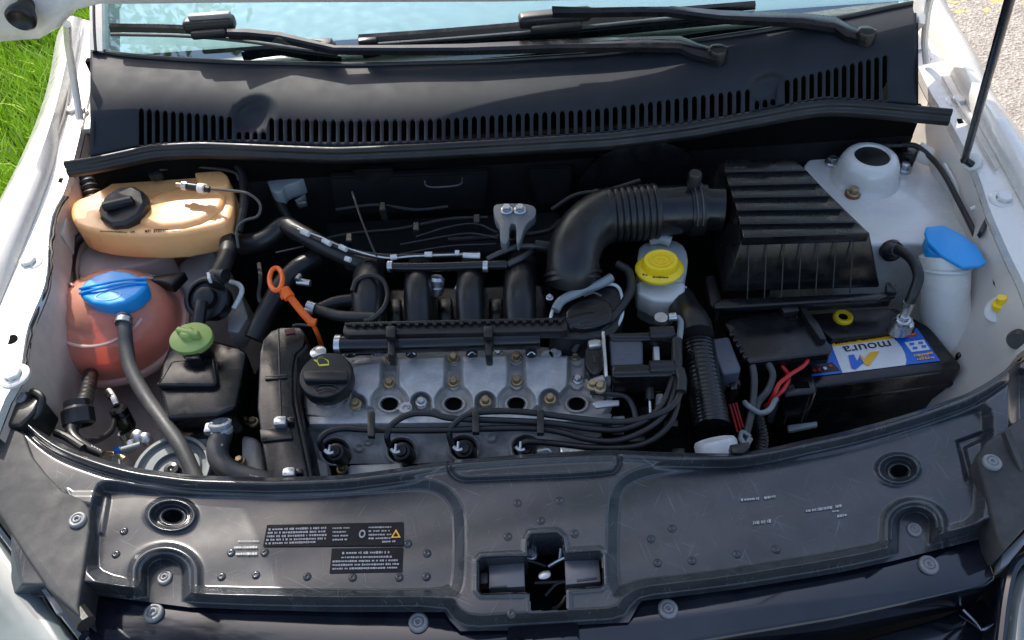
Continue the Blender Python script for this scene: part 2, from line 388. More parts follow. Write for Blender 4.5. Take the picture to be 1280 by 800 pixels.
def grass():
    m = bpy.data.materials.new('grass_blades'); m.use_nodes = True; n = m.node_tree.nodes; L = m.node_tree.links.new
    b = n['Principled BSDF']; g = n.new('ShaderNodeNewGeometry'); r = n.new('ShaderNodeValToRGB')
    r.color_ramp.elements[0].color=(.26,.44,.02,1); r.color_ramp.elements[1].color=(.60,.75,.10,1); r.color_ramp.elements.new(.85).color=(.42,.60,.05,1)
    L(g.outputs['Random Per Island'], r.inputs[0]); L(r.outputs[0], b.inputs['Base Color']); b.inputs['Roughness'].default_value=.5
    b.inputs['Transmission Weight'].default_value = 0
    rng = np.random.default_rng(3); N = 46000
    x = rng.uniform(-3.3,-.95,N); y = rng.uniform(-.2,3.6,N)
    cl = np.array([noise.noise(Vector((a*3.1,b_*3.1,0))) for a,b_ in zip(x,y)])
    h = rng.uniform(.05,.12,N)*(1+.8*cl); wd = rng.uniform(.0025,.005,N); an = rng.uniform(0,6.283,N); lean = rng.uniform(.1,.95,N)*h; la = rng.uniform(0,6.283,N)
    ca,sa = np.cos(an)*wd, np.sin(an)*wd; lx,ly = np.cos(la)*lean, np.sin(la)*lean
    z = np.full(N,.004)
    V = np.stack([np.stack([x-ca,y-sa,z],1), np.stack([x+ca,y+sa,z],1), np.stack([x+ca*.8+lx*.4,y+sa*.8+ly*.4,h*.62],1), np.stack([x-ca*.8+lx*.4,y-sa*.8+ly*.4,h*.62],1), np.stack([x+lx,y+ly,h],1)],1)
    V = V.reshape(-1,3); i = np.arange(N)*5
    me = bpy.data.meshes.new('grass')
    F = []
    me.vertices.add(len(V)); me.vertices.foreach_set('co', V.ravel())
    q = np.stack([i,i+1,i+2,i+3],1); t = np.stack([i+3,i+2,i+4],1)
    loops = np.concatenate([q.ravel(), t.ravel()]).astype('i4')
    me.loops.add(len(loops)); me.loops.foreach_set('vertex_index', loops)
    st = np.concatenate([np.arange(N)*4, N*4+np.arange(N)*3]).astype('i4')
    me.polygons.add(2*N); me.polygons.foreach_set('loop_start', st); me.update(calc_edges=True)
    me.materials.append(m)
    o = bpy.data.objects.new('grass', me); col.objects.link(o)
    tag(o, 'bright green sunlit grass beside the white fender', 'grass', kind='stuff')
grass()

def tree():
    t = thing('tree', 'leafy tree standing on the lawn left of the car, mirrored in the windshield', 'tree', (-5.2,1.6,0))
    bm = bmesh.new(); tube(bm,[(-5.2,1.6,0),(-5.1,1.5,1.6),(-4.6,1.3,3.4),(-3.6,1.0,4.9)],(.17,.07),seg=10)
    for k in range(9):
        a = k*2.4; z0 = 2.6+.22*k; tube(bm,[(-4.6,1.35,z0+.7),(-4.0+math.cos(a)*.5,1.1+math.sin(a)*.5,z0+1.3),(-3.2+math.cos(a)*1.1,.8+math.sin(a)*1.0,z0+1.9)],(.045,.012),seg=6)
    mk('trunk', bm, mat('bark',(.12,.09,.06),.9,bump=1), t)
    rng = np.random.default_rng(5); V=[]; F=[]
    cs = [(-3.1+math.cos(k*2.4)*1.2*((k%5)/5+.2), .8+math.sin(k*2.4)*1.1*((k%5)/5+.2), 4.7+.13*(k%9)) for k in range(22)]
    for k in range(5200):
        c = cs[rng.integers(len(cs))]; p = np.array(c)+rng.normal(0,.24,3); u = rng.normal(0,1,3); u/=np.linalg.norm(u); v=np.cross(u,rng.normal(0,1,3)); v/=np.linalg.norm(v); a=.05
        i=len(V); V += [tuple(p-u*a),tuple(p+v*a*.5),tuple(p+u*a),tuple(p-v*a*.5)]; F.append((i,i+1,i+2,i+3))
    me = bpy.data.meshes.new('crown'); me.from_pydata(V,[],F); me.materials.append(mat('leaves',(.07,.12,.025),.6,bump=0,var=.4,vscale=3))
    o = bpy.data.objects.new('crown', me); col.objects.link(o); o.parent = t; o.location = -t.location
tree()

# ================================================================== CAR BODY
body = thing('car_body', 'white painted car body shell around the open engine bay', 'car body', (0,.2,.0))
def ribbon(bm, lines, n=40):
    """surface through rows; each row a list of world points resampled by length"""
    rows = []
    for l in lines:
        pp = catmull(l, 12) if len(l) > 2 else catmull(l, n)
        d = [0]
        for a,b in zip(pp,pp[1:]): d.append(d[-1]+(b-a).length)
        out = []
        for k in range(n+1):
            t = d[-1]*k/n; j = min(max(np.searchsorted(d, t)-1, 0), len(pp)-2)
            f = (t-d[j])/max(d[j+1]-d[j],1e-9); out.append(pp[j].lerp(pp[j+1], f))
        rows.append([bm.verts.new(p) for p in out])
    for a,b in zip(rows,rows[1:]):
        for k in range(n): bm.faces.new((a[k],a[k+1],b[k+1],b[k]))
    return bm
def px(l, z): return [P(p[0],p[1],p[2] if len(p)>2 else z) for p in l]
# --- left fender (outer skin, gutter) and flange
LO = [(86,20),(82,38),(74,86),(58,137),(34,192),(0,258),(-70,400),(-130,520)]
LA = [(92,20),(88,45),(80,90),(66,145),(48,198),(20,262),(-48,400),(-105,520)]
LB = [(100,22),(94,55),(84,100),(70,150),(60,200),(34,266),(-26,400),(-75,520)]
LC = [(104,24),(98,58),(89,103),(77,152),(69,200),(46,266),(-8,400),(-52,520)]
bm = bmesh.new()
o_ = px(LO,.955)
skirt = [Vector((p.x-.035, p.y, p.z-.03)) for p in o_]; skirt2 = [Vector((p.x-.06, p.y, .5)) for p in o_]
ribbon(bm, [skirt2, skirt, o_, px(LA,.962), px(LB,.952), px(LC,.936)])
f = mk('fender', bm, white, body, ang=60); f['label'] = 'sunlit white fender at the left of the bay'
LD = [(124,30),(120,80),(104,150),(92,200),(80,240),(66,266),(60,301),(56,354),(34,410),(25,465),(10,490),(-10,540)]
bm = bmesh.new()
fl = px(LD,.93)
ribbon(bm, [px(LC,.935), fl, [p+Vector((.001,0,-.012)) for p in fl]])
f = mk('fender_flange', bm, white, body, ang=40); f['label'] = 'sunlit bolted flange along the left fender'
bm = bmesh.new()
wl = [Vector((p.x+.002, p.y, p.z-.013)) for p in fl]
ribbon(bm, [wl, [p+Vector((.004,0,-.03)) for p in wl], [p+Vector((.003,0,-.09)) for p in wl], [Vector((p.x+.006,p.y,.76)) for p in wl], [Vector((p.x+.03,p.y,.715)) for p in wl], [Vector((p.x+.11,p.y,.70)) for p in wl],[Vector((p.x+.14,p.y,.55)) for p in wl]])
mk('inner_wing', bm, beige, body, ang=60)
# left lower rail / shelf visible under the tanks
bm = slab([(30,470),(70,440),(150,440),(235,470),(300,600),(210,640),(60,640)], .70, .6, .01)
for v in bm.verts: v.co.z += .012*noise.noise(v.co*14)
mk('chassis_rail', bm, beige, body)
# left strut tower top
lst = P(165,345,.78)
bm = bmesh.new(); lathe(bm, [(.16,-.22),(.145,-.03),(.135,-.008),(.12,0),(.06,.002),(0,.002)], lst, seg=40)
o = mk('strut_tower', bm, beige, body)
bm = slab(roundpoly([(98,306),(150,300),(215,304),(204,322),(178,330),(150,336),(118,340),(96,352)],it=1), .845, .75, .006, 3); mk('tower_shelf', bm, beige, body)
bm = TB([(84,246,.924),(71,268,.924),(64.5,302,.924),(60.5,352,.924),(39,410,.924),(29.5,462,.924)], 2.2, seg=8)  # dark tube standing in for the shaded gap along the flange edge
for v in bm.verts: v.co += Vector((.004,0,0))*noise.noise(v.co*60)
mk('wing_edge_gap_shade', bm, rubber, body)
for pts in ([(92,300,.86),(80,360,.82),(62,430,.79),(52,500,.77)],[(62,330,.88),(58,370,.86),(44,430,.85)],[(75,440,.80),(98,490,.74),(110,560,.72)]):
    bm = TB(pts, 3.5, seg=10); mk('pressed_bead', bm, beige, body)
bm = slab([(72,290),(80,268),(84,272),(78,296)], .905,.86,.002); mk('wing_tab', bm, whited, body)
for q in ((79,311),(47,453),(36,432)):
    bm = bmesh.new(); lathe(bm, [(.0045,-.004),(.0045,.002),(0,.002)], P(q[0],q[1],.885), axis=(.8,-.3,.5), seg=12); mk('wing_hole_plug', bm, rubber, body)
# --- right fender
RO = [(1166,-20),(1173,0),(1204,51),(1228,103),(1280,179),(1340,280),(1400,400)]
RA = [(1155,-16),(1163,4),(1193,54),(1217,106),(1268,182),(1326,284),(1386,404)]
RB = [(1140,-10),(1150,10),(1182,58),(1207,112),(1252,186),(1308,288),(1366,408)]
RC = [(1130,-6),(1140,14),(1172,62),(1199,114),(1240,186),(1296,290),(1352,410)]
bm = bmesh.new(); o_ = px(RO,.955)
ribbon(bm, [[Vector((p.x+.06,p.y,.5)) for p in o_],[Vector((p.x+.035,p.y,p.z-.03)) for p in o_], o_, px(RA,.962), px(RB,.952), px(RC,.936)])
f = mk('fender', bm, white, body, ang=60); f['label'] = 'shaded white fender at the right of the bay'
RD = [(1120,-4),(1128,30),(1144,75),(1164,117),(1187,151),(1203,180),(1221,213),(1235,254),(1243,275),(1262,318),(1282,360),(1300,420)]
bm = bmesh.new(); fl = px(RD,.93)
ribbon(bm, [px(RC,.935), fl, [p+Vector((-.001,0,-.014)) for p in fl]])
f = mk('fender_flange', bm, white, body, ang=40); f['label'] = 'shaded bolted flange along the right fender'
bm = bmesh.new()
wl = [Vector((p.x-.002, p.y, p.z-.014)) for p in fl]
lines = [wl, [p+Vector((-.010,0,-.02)) for p in wl], [p+Vector((-.014,0,-.07)) for p in wl], [Vector((p.x-.03,p.y,.80)) for p in wl], [Vector((p.x-.06,p.y,.74)) for p in wl], [Vector((p.x-.09,p.y,.52)) for p in wl]]
ribbon(bm, lines, n=90)
for v in bm.verts:
    if v.co.z < .91: v.co.x += .010*noise.noise(v.co*9) + .004*math.sin(v.co.y*60)
mk('inner_wing', bm, whited, body, ang=60)
for pts in ([(1212,240,.895),(1222,290,.88),(1238,330,.88),(1250,352,.885)],[(1226,335,.86),(1222,372,.84),(1228,400,.83),(1240,420,.83),(1252,448,.82)],[(1180,205,.90),(1195,232,.89),(1206,262,.88)],[(1213,262,.90),(1222,256,.905),(1228,240,.91),(1226,226,.915)]):
    bm = TB(pts, 2.6, seg=8); mk('pressed_bead', bm, white, body)
# right strut tower : broad sloping top, domed cup
TZ = .865
bm = slab(roundpoly([(1000,215),(1012,196),(1040,180),(1100,172),(1150,178),(1178,205),(1206,258),(1216,298),(1196,312),(1150,304),(1096,306),(1050,306)],it=2), TZ, .55, .012, 4)
f = mk('strut_tower', bm, white, body, ang=50)
c0 = P(1081,222,TZ); s = S(c0)
bm = bmesh.new()
lathe(bm, [(43*s,-.004),(42*s,.002),(39*s,.004),(38*s,.010),(35*s,.030),(31*s,.040),(26*s,.044),(21.5*s,.044),(20.5*s,.041)], c0, seg=48)
cup = mk('strut_cup', bm, white, body, ang=60)
bm = bmesh.new(); lathe(bm, [(20.8*s,.030),(20.8*s,.0405),(0,.0405)], c0, seg=32); mk('strut_cap', bm, rubber, body)
for q,mm in (((1040,203),ME_BOLT_S),((1130,211),ME_BOLT_S),((1066,242),ME_BOLT_G)):
    p = P(q[0],q[1],TZ+.003)
    if q[0]==1066:
        bm = bmesh.new(); lathe(bm,[(.012,-.003),(.012,.002),(0,.002)],p,seg=20); mk('washer', bm, rust, body)
    put('strut_nut', mm, p, body, s=1.35)
# small pressed and fixed details of the right inner wing
for q in ((1196,196,.885),(1216,232,.89),(1232,300,.87),(1248,340,.88),(1226,420,.80),(1260,405,.87),(1205,225,.87)):
    bm = bmesh.new(); lathe(bm,[(.0042,-.002),(.0042,.0015),(.0025,.002),(0,.002)],P(*q),axis=(-.8,-.3,.5),seg=12); mk('spot_weld', bm, whited, body)
for pts,z_ in (([(1152,176),(1170,186),(1166,196),(1148,190)],.905),([(1186,186),(1200,192),(1206,210),(1192,204)],.90)):
    bm = slab(pts,z_,z_-.02,.003,2); mk('wing_bracket', bm, whited, body)
bm = slab([(1236,262),(1243,270),(1228,292),(1224,288)],.915,.905,.001); mk('dark_gap', bm, rubber, body)
for q in ((1228,103,.9415),(1258,165,.9415)):
    bm = bmesh.new(); lathe(bm,[(.0035,-.001),(.0035,.0008),(0,.0008)],P(*q),seg=6); mk('flange_hole', bm, deep, body)
for pts in ([(90,62),(84,128),(70,176)],[(1178,96),(1204,140),(1246,212)]):
    bm = TB([(x,y,.938) for x,y in pts], 1.6, seg=8); mk('seam_sealer', bm, whited, body)
# flange bolts / holes
for q in ((37,329),(92,140),(1197,128),(1254,250),(18,470)):
    put('fender_bolt', ME_BOLT_W, P(q[0],q[1],.931), body, s=1.3)
bm = bmesh.new()
for (x,y) in ((14,425),): lathe(bm, [(.0085,-.001),(.0085,.0012),(0,.0012)], P(x,y,.931), seg=20)
mk('hole_shade_disc', bm, deep, body)  # dark disc painted for the shade inside a flange hole
bm = slab([(62,222),(79,222),(77,228),(60,228)], .9325, .925, .0008); mk('flange_slot', bm, deep, body)
bm = slab([(1196,148),(1212,148),(1215,154),(1198,154)], .9325, .925, .0008); mk('flange_slot', bm, deep, body)
# firewall + bay floor + plenum
fy = .335
bm = box((-.01,fy+.02,.65),(1.32,.03,.50),bev=0); 
fw_ = mk('firewall', bm, insul, body)
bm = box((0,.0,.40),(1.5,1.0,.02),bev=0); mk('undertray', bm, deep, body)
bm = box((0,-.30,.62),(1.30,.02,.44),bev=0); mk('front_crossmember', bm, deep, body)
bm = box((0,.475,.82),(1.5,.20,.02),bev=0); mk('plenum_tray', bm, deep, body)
bm = box((-.01,fy+.012,.925),(1.32,.012,.055),bev=0); mk('sun_leak_blocker', bm, deep, body)  # added black lip, blocks sun leaking onto the firewall top
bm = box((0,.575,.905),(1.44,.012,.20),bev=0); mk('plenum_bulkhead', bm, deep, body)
# hood hinges (left and right) and apron brackets
def hinge(pts, arm, lab):
    bm = slab(pts, .925, .915, .002); o = mk('hinge_bracket', bm, white, body); o['label'] = lab
    bm = bmesh.new(); tube(bm, [P(*a) for a in arm], .006, seg=10); o2 = mk('hinge_arm', bm, white, body)
    return o
hinge([(74,128),(100,120),(122,130),(120,160),(82,164)], [(100,150,.94),(94,110,.98),(86,60,1.05),(84,30,1.12)], 'left hood hinge plate')
hinge([(1142,62),(1160,58),(1188,90),(1185,92),(1146,92)], [(1158,78,.94),(1156,50,.98),(1160,10,1.06),(1168,-20,1.12)], 'right hood hinge plate')
for (x,y) in ((1147,65),(1159,76),(104,140)): put('hinge_bolt', ME_BOLT_S, P(x,y,.928), body)
bm = slab([(94,160),(122,158),(118,205),(92,205)], .90, .8, .003); mk('corner_baffle', bm, rubber, body)
bm = slab([(1146,98),(1172,94),(1176,138),(1150,140)], .90, .8, .003); mk('corner_baffle', bm, rubber, body)
bm = slab([(1174,94),(1196,98),(1206,118),(1180,118)], .925, .9, .006,3); mk('apron_gusset', bm, white, body)
# A-pillars
for xs in ([(112,62),(128,64),(126,-60),(112,-60)], [(1142,28),(1156,30),(1166,-60),(1146,-60)]):
    bm = bmesh.new()
    a = [WS(x,y,.01) for x,y in xs]; b = [p - WN*.06 for p in a]
    va = [bm.verts.new(p) for p in a]; vb = [bm.verts.new(p) for p in b]
    bm.faces.new(va); bm.faces.new(vb[::-1])
    for i in range(4): bm.faces.new((va[i],vb[i],vb[(i+1)%4],va[(i+1)%4]))
    mk('pillar', bm, white, body, smooth=False)

# ================================================================== WINDSHIELD
def glass_mat():
    m = bpy.data.materials.new('windshield_glass'); m.use_nodes = True; n = m.node_tree.nodes; L = m.node_tree.links.new
    n.remove(n['Principled BSDF']); out = n['Material Output']
    tr = n.new('ShaderNodeBsdfTransparent'); tr.inputs[0].default_value=(.50,.78,.82,1)
    gl = n.new('ShaderNodeBsdfGlossy'); gl.inputs['Roughness'].default_value=.02; gl.inputs[0].default_value=(.85,1,1,1)
    fr = n.new('ShaderNodeFresnel'); fr.inputs[0].default_value=3.6
    mx = n.new('ShaderNodeMixShader'); L(fr.outputs[0], mx.inputs[0]); L(tr.outputs[0], mx.inputs[1]); L(gl.outputs[0], mx.inputs[2])
    L(mx.outputs[0], out.inputs[0]); return m
ws = thing('windshield', 'tinted windshield glass reflecting the sky above the black cowl', 'windshield', tuple(WS(640,40)))
GE = smooth_interp([(110,60),(155,68),(220,73),(289,77),(440,80),(600,76),(661,72),(760,66),(840,54),(930,41),(1053,21),(1142,2)])
bm = bmesh.new(); rows=[]
for t in np.linspace(0,1,14):
    rows.append([bm.verts.new(WS(x, GE(x)+4-(GE(x)+104)*t, -.06*((x-640)/600)**2*0)) for x in np.linspace(114,1150,60)])
for a,b in zip(rows,rows[1:]):
    for k in range(59): bm.faces.new((a[k],a[k+1],b[k+1],b[k]))
mk('glass', bm, glass_mat(), ws)
bm = bmesh.new(); tube(bm, [WS(x, GE(x)+1, .003) for x in np.linspace(118,1145,30)], .004, seg=8); mk('glass_seal', bm, rubber, ws)
bm = bmesh.new(); tube(bm, [WS(122,66,.004), WS(120,30,.004), WS(119,-50,.004)], .007, seg=8); mk('glass_seal', bm, rubber, ws)
bm = bmesh.new(); tube(bm, [WS(1144,22,.004), WS(1150,-50,.004)], .006, seg=8); mk('glass_seal', bm, rubber, ws)
bm = box((0,1.39,.975),(1.44,1.6,.05),bev=.01); top('dashboard', bm, interior, 'dashboard top behind the windshield glass, coloured pale teal for the sky glare', 'dashboard')

# ================================================================== COWL
cowl = thing('cowl_cover', 'black plastic cowl cover with a long row of slotted vents', 'cowl cover', tuple(P(640,160,.95)))
SEAL = smooth_interp([(81,203),(112,199),(150,191),(190,182),(250,179),(300,181),(420,186),(520,182),(626,176),(764,168),(860,156),(943,141),(995,131),(1032,126),(1070,127),(1115,131),(1190,138)])
def zcowl(x, y):
    s = float(SEAL(x)); g = float(GE(x)); zg = WS(x, g, -.002).z
    t = min(max((s-y)/(s-g),0),1)
    z = .975 + (zg-.975)*(t**.9) + .010*math.sin(math.pi*min(t*1.0,1))
    for (cx,cy,rx,ry,slo) in ((316,146,24,19,0),(958,112,23,18,0)):
        d = math.hypot((x-cx-(cy-y)*.3)/rx, (y-cy)/(ry*1.15))
        q = max(0,min(1,(1.3-d)/.75)); z -= .0075*q*q*(3-2*q)
    return z
slots = []
for i in range(12): slots.append((177+i*10.0, interp([(177,136),(287,146)],177+i*10), interp([(177,182),(287,175)],177+i*10)))
for i in range(4): slots.append((299+i*10.2, 165, 175))
x = 340.
while x < 936: 
    slots.append((x, interp([(340,148),(426,151),(530,150),(636,143),(750,136),(856,122),(933,112)],x), interp([(340,177),(426,178),(530,176),(636,172),(750,165),(856,153),(933,141)],x))); x += 11
for i in range(3): slots.append((946+i*10.0, 126-i*1, 137-i*2.5))
for i in range(13): slots.append((984+i*10.15, interp([(984,100),(1106,69)],984+i*10.15), interp([(984,130),(1030,121),(1106,126)],984+i*10.15)))
colsx = [(113+ (0), None)]; xs = list(np.arange(113,173,4)); colx=[(x,None) for x in xs]
for k,(x0,yt,yb) in enumerate(slots):
    hw = 3.3
    for j in range(7):
        dx = -hw + 2*hw*j/6; rd = hw - math.sqrt(max(hw*hw-dx*dx,0))
        colx.append((x0+dx, (k, yt+rd*1.2, yb-rd*.3, j)))
    nx = slots[k+1][0]-hw if k+1 < len(slots) else 1148
    if nx - (x0+hw) > 8:
        for xx in np.arange(x0+hw+4, nx-2, 4): colx.append((xx, None))
colx += []
bm = bmesh.new(); prev = None
for (x, sl_) in colx:
    if x > 1150: continue
    s = float(SEAL(x))-1; g = float(GE(x))
    if sl_: yt, yb = sl_[1], sl_[2]
    else:
        yt = interp([(113,140),(177,136),(287,146),(340,148),(640,143),(856,122),(933,112),(984,100),(1106,69),(1150,60)], x); yb = s-5
    yb = min(yb, s-1.5)
    yl = interp([(113,132),(177,130),(287,139),(340,141),(640,136),(856,115),(933,105),(984,93),(1106,62),(1150,54)], x)
    ys = [g+(yl-g)*t for t in np.linspace(0,1,24)] + [yl+(yt-yl)*t for t in (.2,.4,.6,.8,1)] + [yb, s]
    # left and right ends narrow in
    vs = [bm.verts.new(P(x, yy, zcowl(x,yy))) for yy in ys]
    if prev:
        pv, psl = prev
        for i in range(len(ys)-1):
            hole = (i == len(ys)-3) and sl_ and psl and sl_[0]==psl[0]
            if not hole: bm.faces.new((pv[i],pv[i+1],vs[i+1],vs[i]))
    prev = (vs, sl_)
cv = mk('cover_panel', bm, cowlm, cowl, ang=50)
sm = cv.modifiers.new('solid','SOLIDIFY'); sm.thickness=.003; sm.offset=0
for xa,ya in ((118,'l'),(1148,'r')):  # turned-down side lips
    pts = [P(xa, yy, zcowl(xa,yy)) for yy in np.linspace(float(GE(xa)), float(SEAL(xa)), 8)]
    bm = bmesh.new(); ribbon(bm, [pts, [p+Vector((-.004 if xa<600 else .004,0,-.03)) for p in pts]], n=10); mk('side_lip', bm, cowlm, cowl)
# seal: sweep of a two-bead section
def sweep(bm, path, sec):
    rows = []
    for i,p in enumerate(path):
        t = (path[min(i+1,len(path)-1)]-path[max(i-1,0)]); t.z = 0; t.normalize(); nn = Vector((-t.y, t.x, 0))
        rows.append([bm.verts.new(p + nn*a + Vector((0,0,b))) for a,b in sec])
    n = len(sec)
    for a,b in zip(rows,rows[1:]):
        for k in range(n): bm.faces.new((a[k],a[(k+1)%n],b[(k+1)%n],b[k]))
    bm.faces.new(rows[0][::-1]); bm.faces.new(rows[-1]); return bm
path = [P(x, float(SEAL(x))+4, .975) for x in np.linspace(82,1189,120)]
sec = [(.006,.002),(.004,.006),(0,.008),(-.004,.006),(-.006,.001),(-.005,-.003),(-.0085,-.005),(-.010,-.009),(-.009,-.016),(-.005,-.019),(.004,-.019),(.006,-.01)]
bm = bmesh.new(); sweep(bm, path, sec); mk('hood_seal', bm, rubber, cowl, ang=80)

# ================================================================== WIPERS
def wiper(lab, blade, arm, mount, piv, ends):
    t = thing('windshield_wiper', lab, 'wiper', tuple(P(*piv)), 'wipers resting at the foot of the windshield')
    bm = bmesh.new(); a = [WS(x,y,o) for x,y,o in blade]
    rows = []
    for i,p in enumerate(catmull(a,8)):
        rows.append([bm.verts.new(p+Vector(q)) for q in ((0,-.007,-.002),(0,-.005,.006),(0,.001,.009),(0,.006,.004),(0,.005,-.003))])
    for r1,r2 in zip(rows,rows[1:]):
        for k in range(5): bm.faces.new((r1[k],r1[(k+1)%5],r2[(k+1)%5],r2[k]))
    bm.faces.new(rows[0][::-1]); bm.faces.new(rows[-1]); mk('blade', bm, satin, t)
    bm = bmesh.new(); tube(bm, [WS(x,y+7,.004) for x,y,o in blade], .0028, seg=8); mk('wiping_rubber', bm, greyrub, t)
    for e in ends:
        bm = box(WS(e[0],e[1],.016),(.030,.018,.016),rot=e[2],bev=.003); mk('blade_end_cap', bm, plastic, t)
    aw = [P(*p[:3]) for p in arm]; ww = [p[3] for p in arm]
    bm = bmesh.new(); rows = []
    for i,p in enumerate(aw):
        tt = (aw[min(i+1,len(aw)-1)]-aw[max(i-1,0)]).normalized(); nn = Vector((-tt.y,tt.x,0)).normalized(); hw = ww[i]*S(p)*.62
        rows.append([bm.verts.new(p+nn*a_+Vector((0,0,b_))) for a_,b_ in ((-hw,-.006),(-hw,.002),(-hw*.6,.0055),(hw*.6,.0055),(hw,.002),(hw,-.006))])
    for r1,r2 in zip(rows,rows[1:]):
        for k in range(6): bm.faces.new((r1[k],r1[(k+1)%6],r2[(k+1)%6],r2[k]))
    bm.faces.new(rows[0][::-1]); bm.faces.new(rows[-1])
    mk('arm', bm, satin, t, ang=30)
    c = WS(*mount[:2],.022)
    bm = box(c,(mount[2]*S(c),.026,.022),rot=mount[3],bev=.007,seg=3)
    box(c+Vector((.0,-.012,-.008)),(mount[2]*S(c)*.7,.02,.014),rot=mount[3],bev=.004,bm=bm)
    o = mk('blade_mount', bm, plastic, t)
    p = P(*piv)
    bm = bmesh.new(); lathe(bm,[(.0155,-.022),(.0155,.004),(.0135,.009),(.009,.011),(0,.011)],p,seg=28); mk('pivot_cap', bm, satin, t)
    return t
wiper('upper black wiper, its arm pivoting at the far right end of the cowl',
      [(449,50,.016),(560,42,.016),(700,30,.018),(820,18,.018),(943,8,.016)],
      [(690,14,1.105,12),(745,15,1.10,8),(800,14,1.095,8),(835,14,1.09,9),(840,14,1.09,13),(900,20,1.075,18),(1000,24,1.06,21),(1043,29,1.05,24),(1060,40,1.045,22),(1082,46,1.04,22)],
      (694,22,92,.05), (1082,44,1.045), [(460,52,.1)])
w2 = wiper('lower black wiper, its blade reaching the left end of the windshield',
      [(139,36,.016),(228,38,.017),(300,44,.018),(360,52,.018),(420,60,.018)],
      [(285,42,1.09,9),(310,42,1.085,12),(350,46,1.075,10),(419,62,1.065,7),(500,62,1.06,9),(582,61,1.057,12),(700,56,1.053,17),(800,54,1.048,21),(850,54,1.043,24),(868,62,1.04,22),(897,70,1.036,22)],
      (262,30,64,.0), (897,67,1.04), [(404,56,-.1)])
bm = bmesh.new()
c = WS(262,20,.034); box(c,(66*S(c)*.8,.012,.010),bev=.003,bm=bm); mk('mount_cover', bm, mat('silver_grey_plastic',(.22,.22,.23),.35,bump=.05), w2)

# ================================================================== HOOD (raised)
HA = R(81); HY, HZ = .46, 1.15
hd = Vector((0,-math.cos(HA),math.sin(HA))); hn = Vector((0,-math.sin(HA),-math.cos(HA)))
hood = thing('hood', 'raised white hood seen from below, held open over the bay', 'hood', (0,HY,HZ))
bm = bmesh.new()
prof = [(-.02,.755),(.02,.79),(.1,.80),(.3,.775),(.5,.745),(.7,.70),(.82,.64),(.90,.52),(.945,.35),(.96,.0)]
def hp(xx, ww, dd):  # x, distance along, depth below outer skin (towards front side)
    return Vector((xx,HY,HZ)) + hd*ww + hn*dd
rows=[]
NW=30; NX=40
def hx(ww):
    return interp([(-.04,.78),(.0,.80),(.04,.76),(.09,.70),(.25,.65),(.45,.61),(.7,.56),(.83,.50)], ww)
def hend(xx): return .83 - .09*(abs(xx)/.5)**2.2
def hbeg(xx): return interp([(-.8,-.036),(-.68,-.036),(-.64,0),(-.60,.016),(-.3,-.005),(0,-.028),(.6,-.065),(.8,-.07)], xx)
for i in range(NW+1):
    row=[]
    for j in range(NX+1):
        u = -1+2*j/NX
        wmax = hend(u*.5); wb = hbeg(u*.78); ww = wb+(wmax-wb)*i/NW
        xx = u*hx(ww)
        e = min(1-abs(u), i/NW*1.2, (NW-i)/NW)
        dep = -.0 + .02*min(1,e*14) + .012*max(0,math.sin(u*9.42))*min(1,e*6)
        row.append(bm.verts.new(hp(xx, ww, .012-dep)))
    rows.append(row)
for a,b in zip(rows,rows[1:]):
    for k in range(NX): bm.faces.new((a[k],a[k+1],b[k+1],b[k]))
hh = mk('inner_panel', bm, white, hood, ang=60); s_ = hh.modifiers.new('s','SOLIDIFY'); s_.thickness=.014; s_.offset=0
bm = bmesh.new(); p = PPL(34,4,Vector((0,HY,HZ)),hn)
lathe(bm,[(.011,0),(.013,.012),(.020,.028),(.021,.036),(.017,.040),(.012,.034),(0,.03)],p,axis=hn,seg=24); mk('rubber_buffer', bm, rubber, hood)
# prop rod
bm = bmesh.new(); pa = P(1206,199,.945); pb = Vector(P(1262,0,1.30)); 
dd = (pb-pa); 
tube(bm, [pa+Vector((.012,-.004,-.008)), pa+Vector((0,0,0)), pa+dd*.03, pa+dd*.5, pb, pb+dd*1.1], .0052, seg=12, n=8)
rod = top('hood_prop_rod', bm, satin, 'thin black prop rod standing up from the right fender flange', 'prop rod')
bm = bmesh.new(); lathe(bm,[(.013,-.006),(.013,.006),(.008,.008),(0,.008)],P(1216,203,.935),axis=(-.6,-.3,.7),seg=24)
top('rod_grommet', bm, milk, 'white plastic grommet at the foot of the prop rod', 'grommet')

# ================================================================== FRONT LOCK PANEL (heightfield)
lock = thing('lock_carrier_cover', 'large black plastic lock carrier cover across the front of the bay', 'front panel', tuple(P(685,690,.88)))
BACK = smooth_interp([(14,500),(30,520),(42,532),(60,546),(80,557),(127,574),(170,585),(239,594),(340,597),(430,594),(486,587),(565,575),(640,569),(700,565),(766,562),(846,566),(920,567),(958,561),(1010,549),(1057,539),(1105,526),(1155,511),(1214,490),(1247,470),(1290,436)])
FRONT = [(14,745),(118,741),(236,756),(308,759),(420,762),(556,762),(562,772),(575,786),(635,785),(724,778),(786,775),(796,757),(802,748),(862,741),(925,733),(1047,713),(1116,698),(1224,671),(1290,655)]
xs = np.arange(14,1282,1.35); nr = 200
X = np.repeat(xs[None,:], nr, 0); bk = BACK(xs); fr = np.interp(xs,[p[0] for p in FRONT],[p[1] for p in FRONT])+3
T = np.linspace(0,1,nr)[:,None]; Y = bk[None,:]+(fr-bk)[None,:]*T
C_, A_, B_ = .900, .884, .868
panL = [(118,560),(60,540),(136,612),(120,700),(116,735),(236,748),(575,752),(577,717),(578,668),(578,635),(562,610),(534,600),(497,604),(398,610),(300,612),(200,606),(140,595)]
panL = [(120,612),(135,604),(200,611),(300,614),(398,612),(490,605),(530,602),(556,610),(572,628),(577,650),(576,735),(562,746),(420,746),(308,744),(236,742),(116,728),(112,690)]
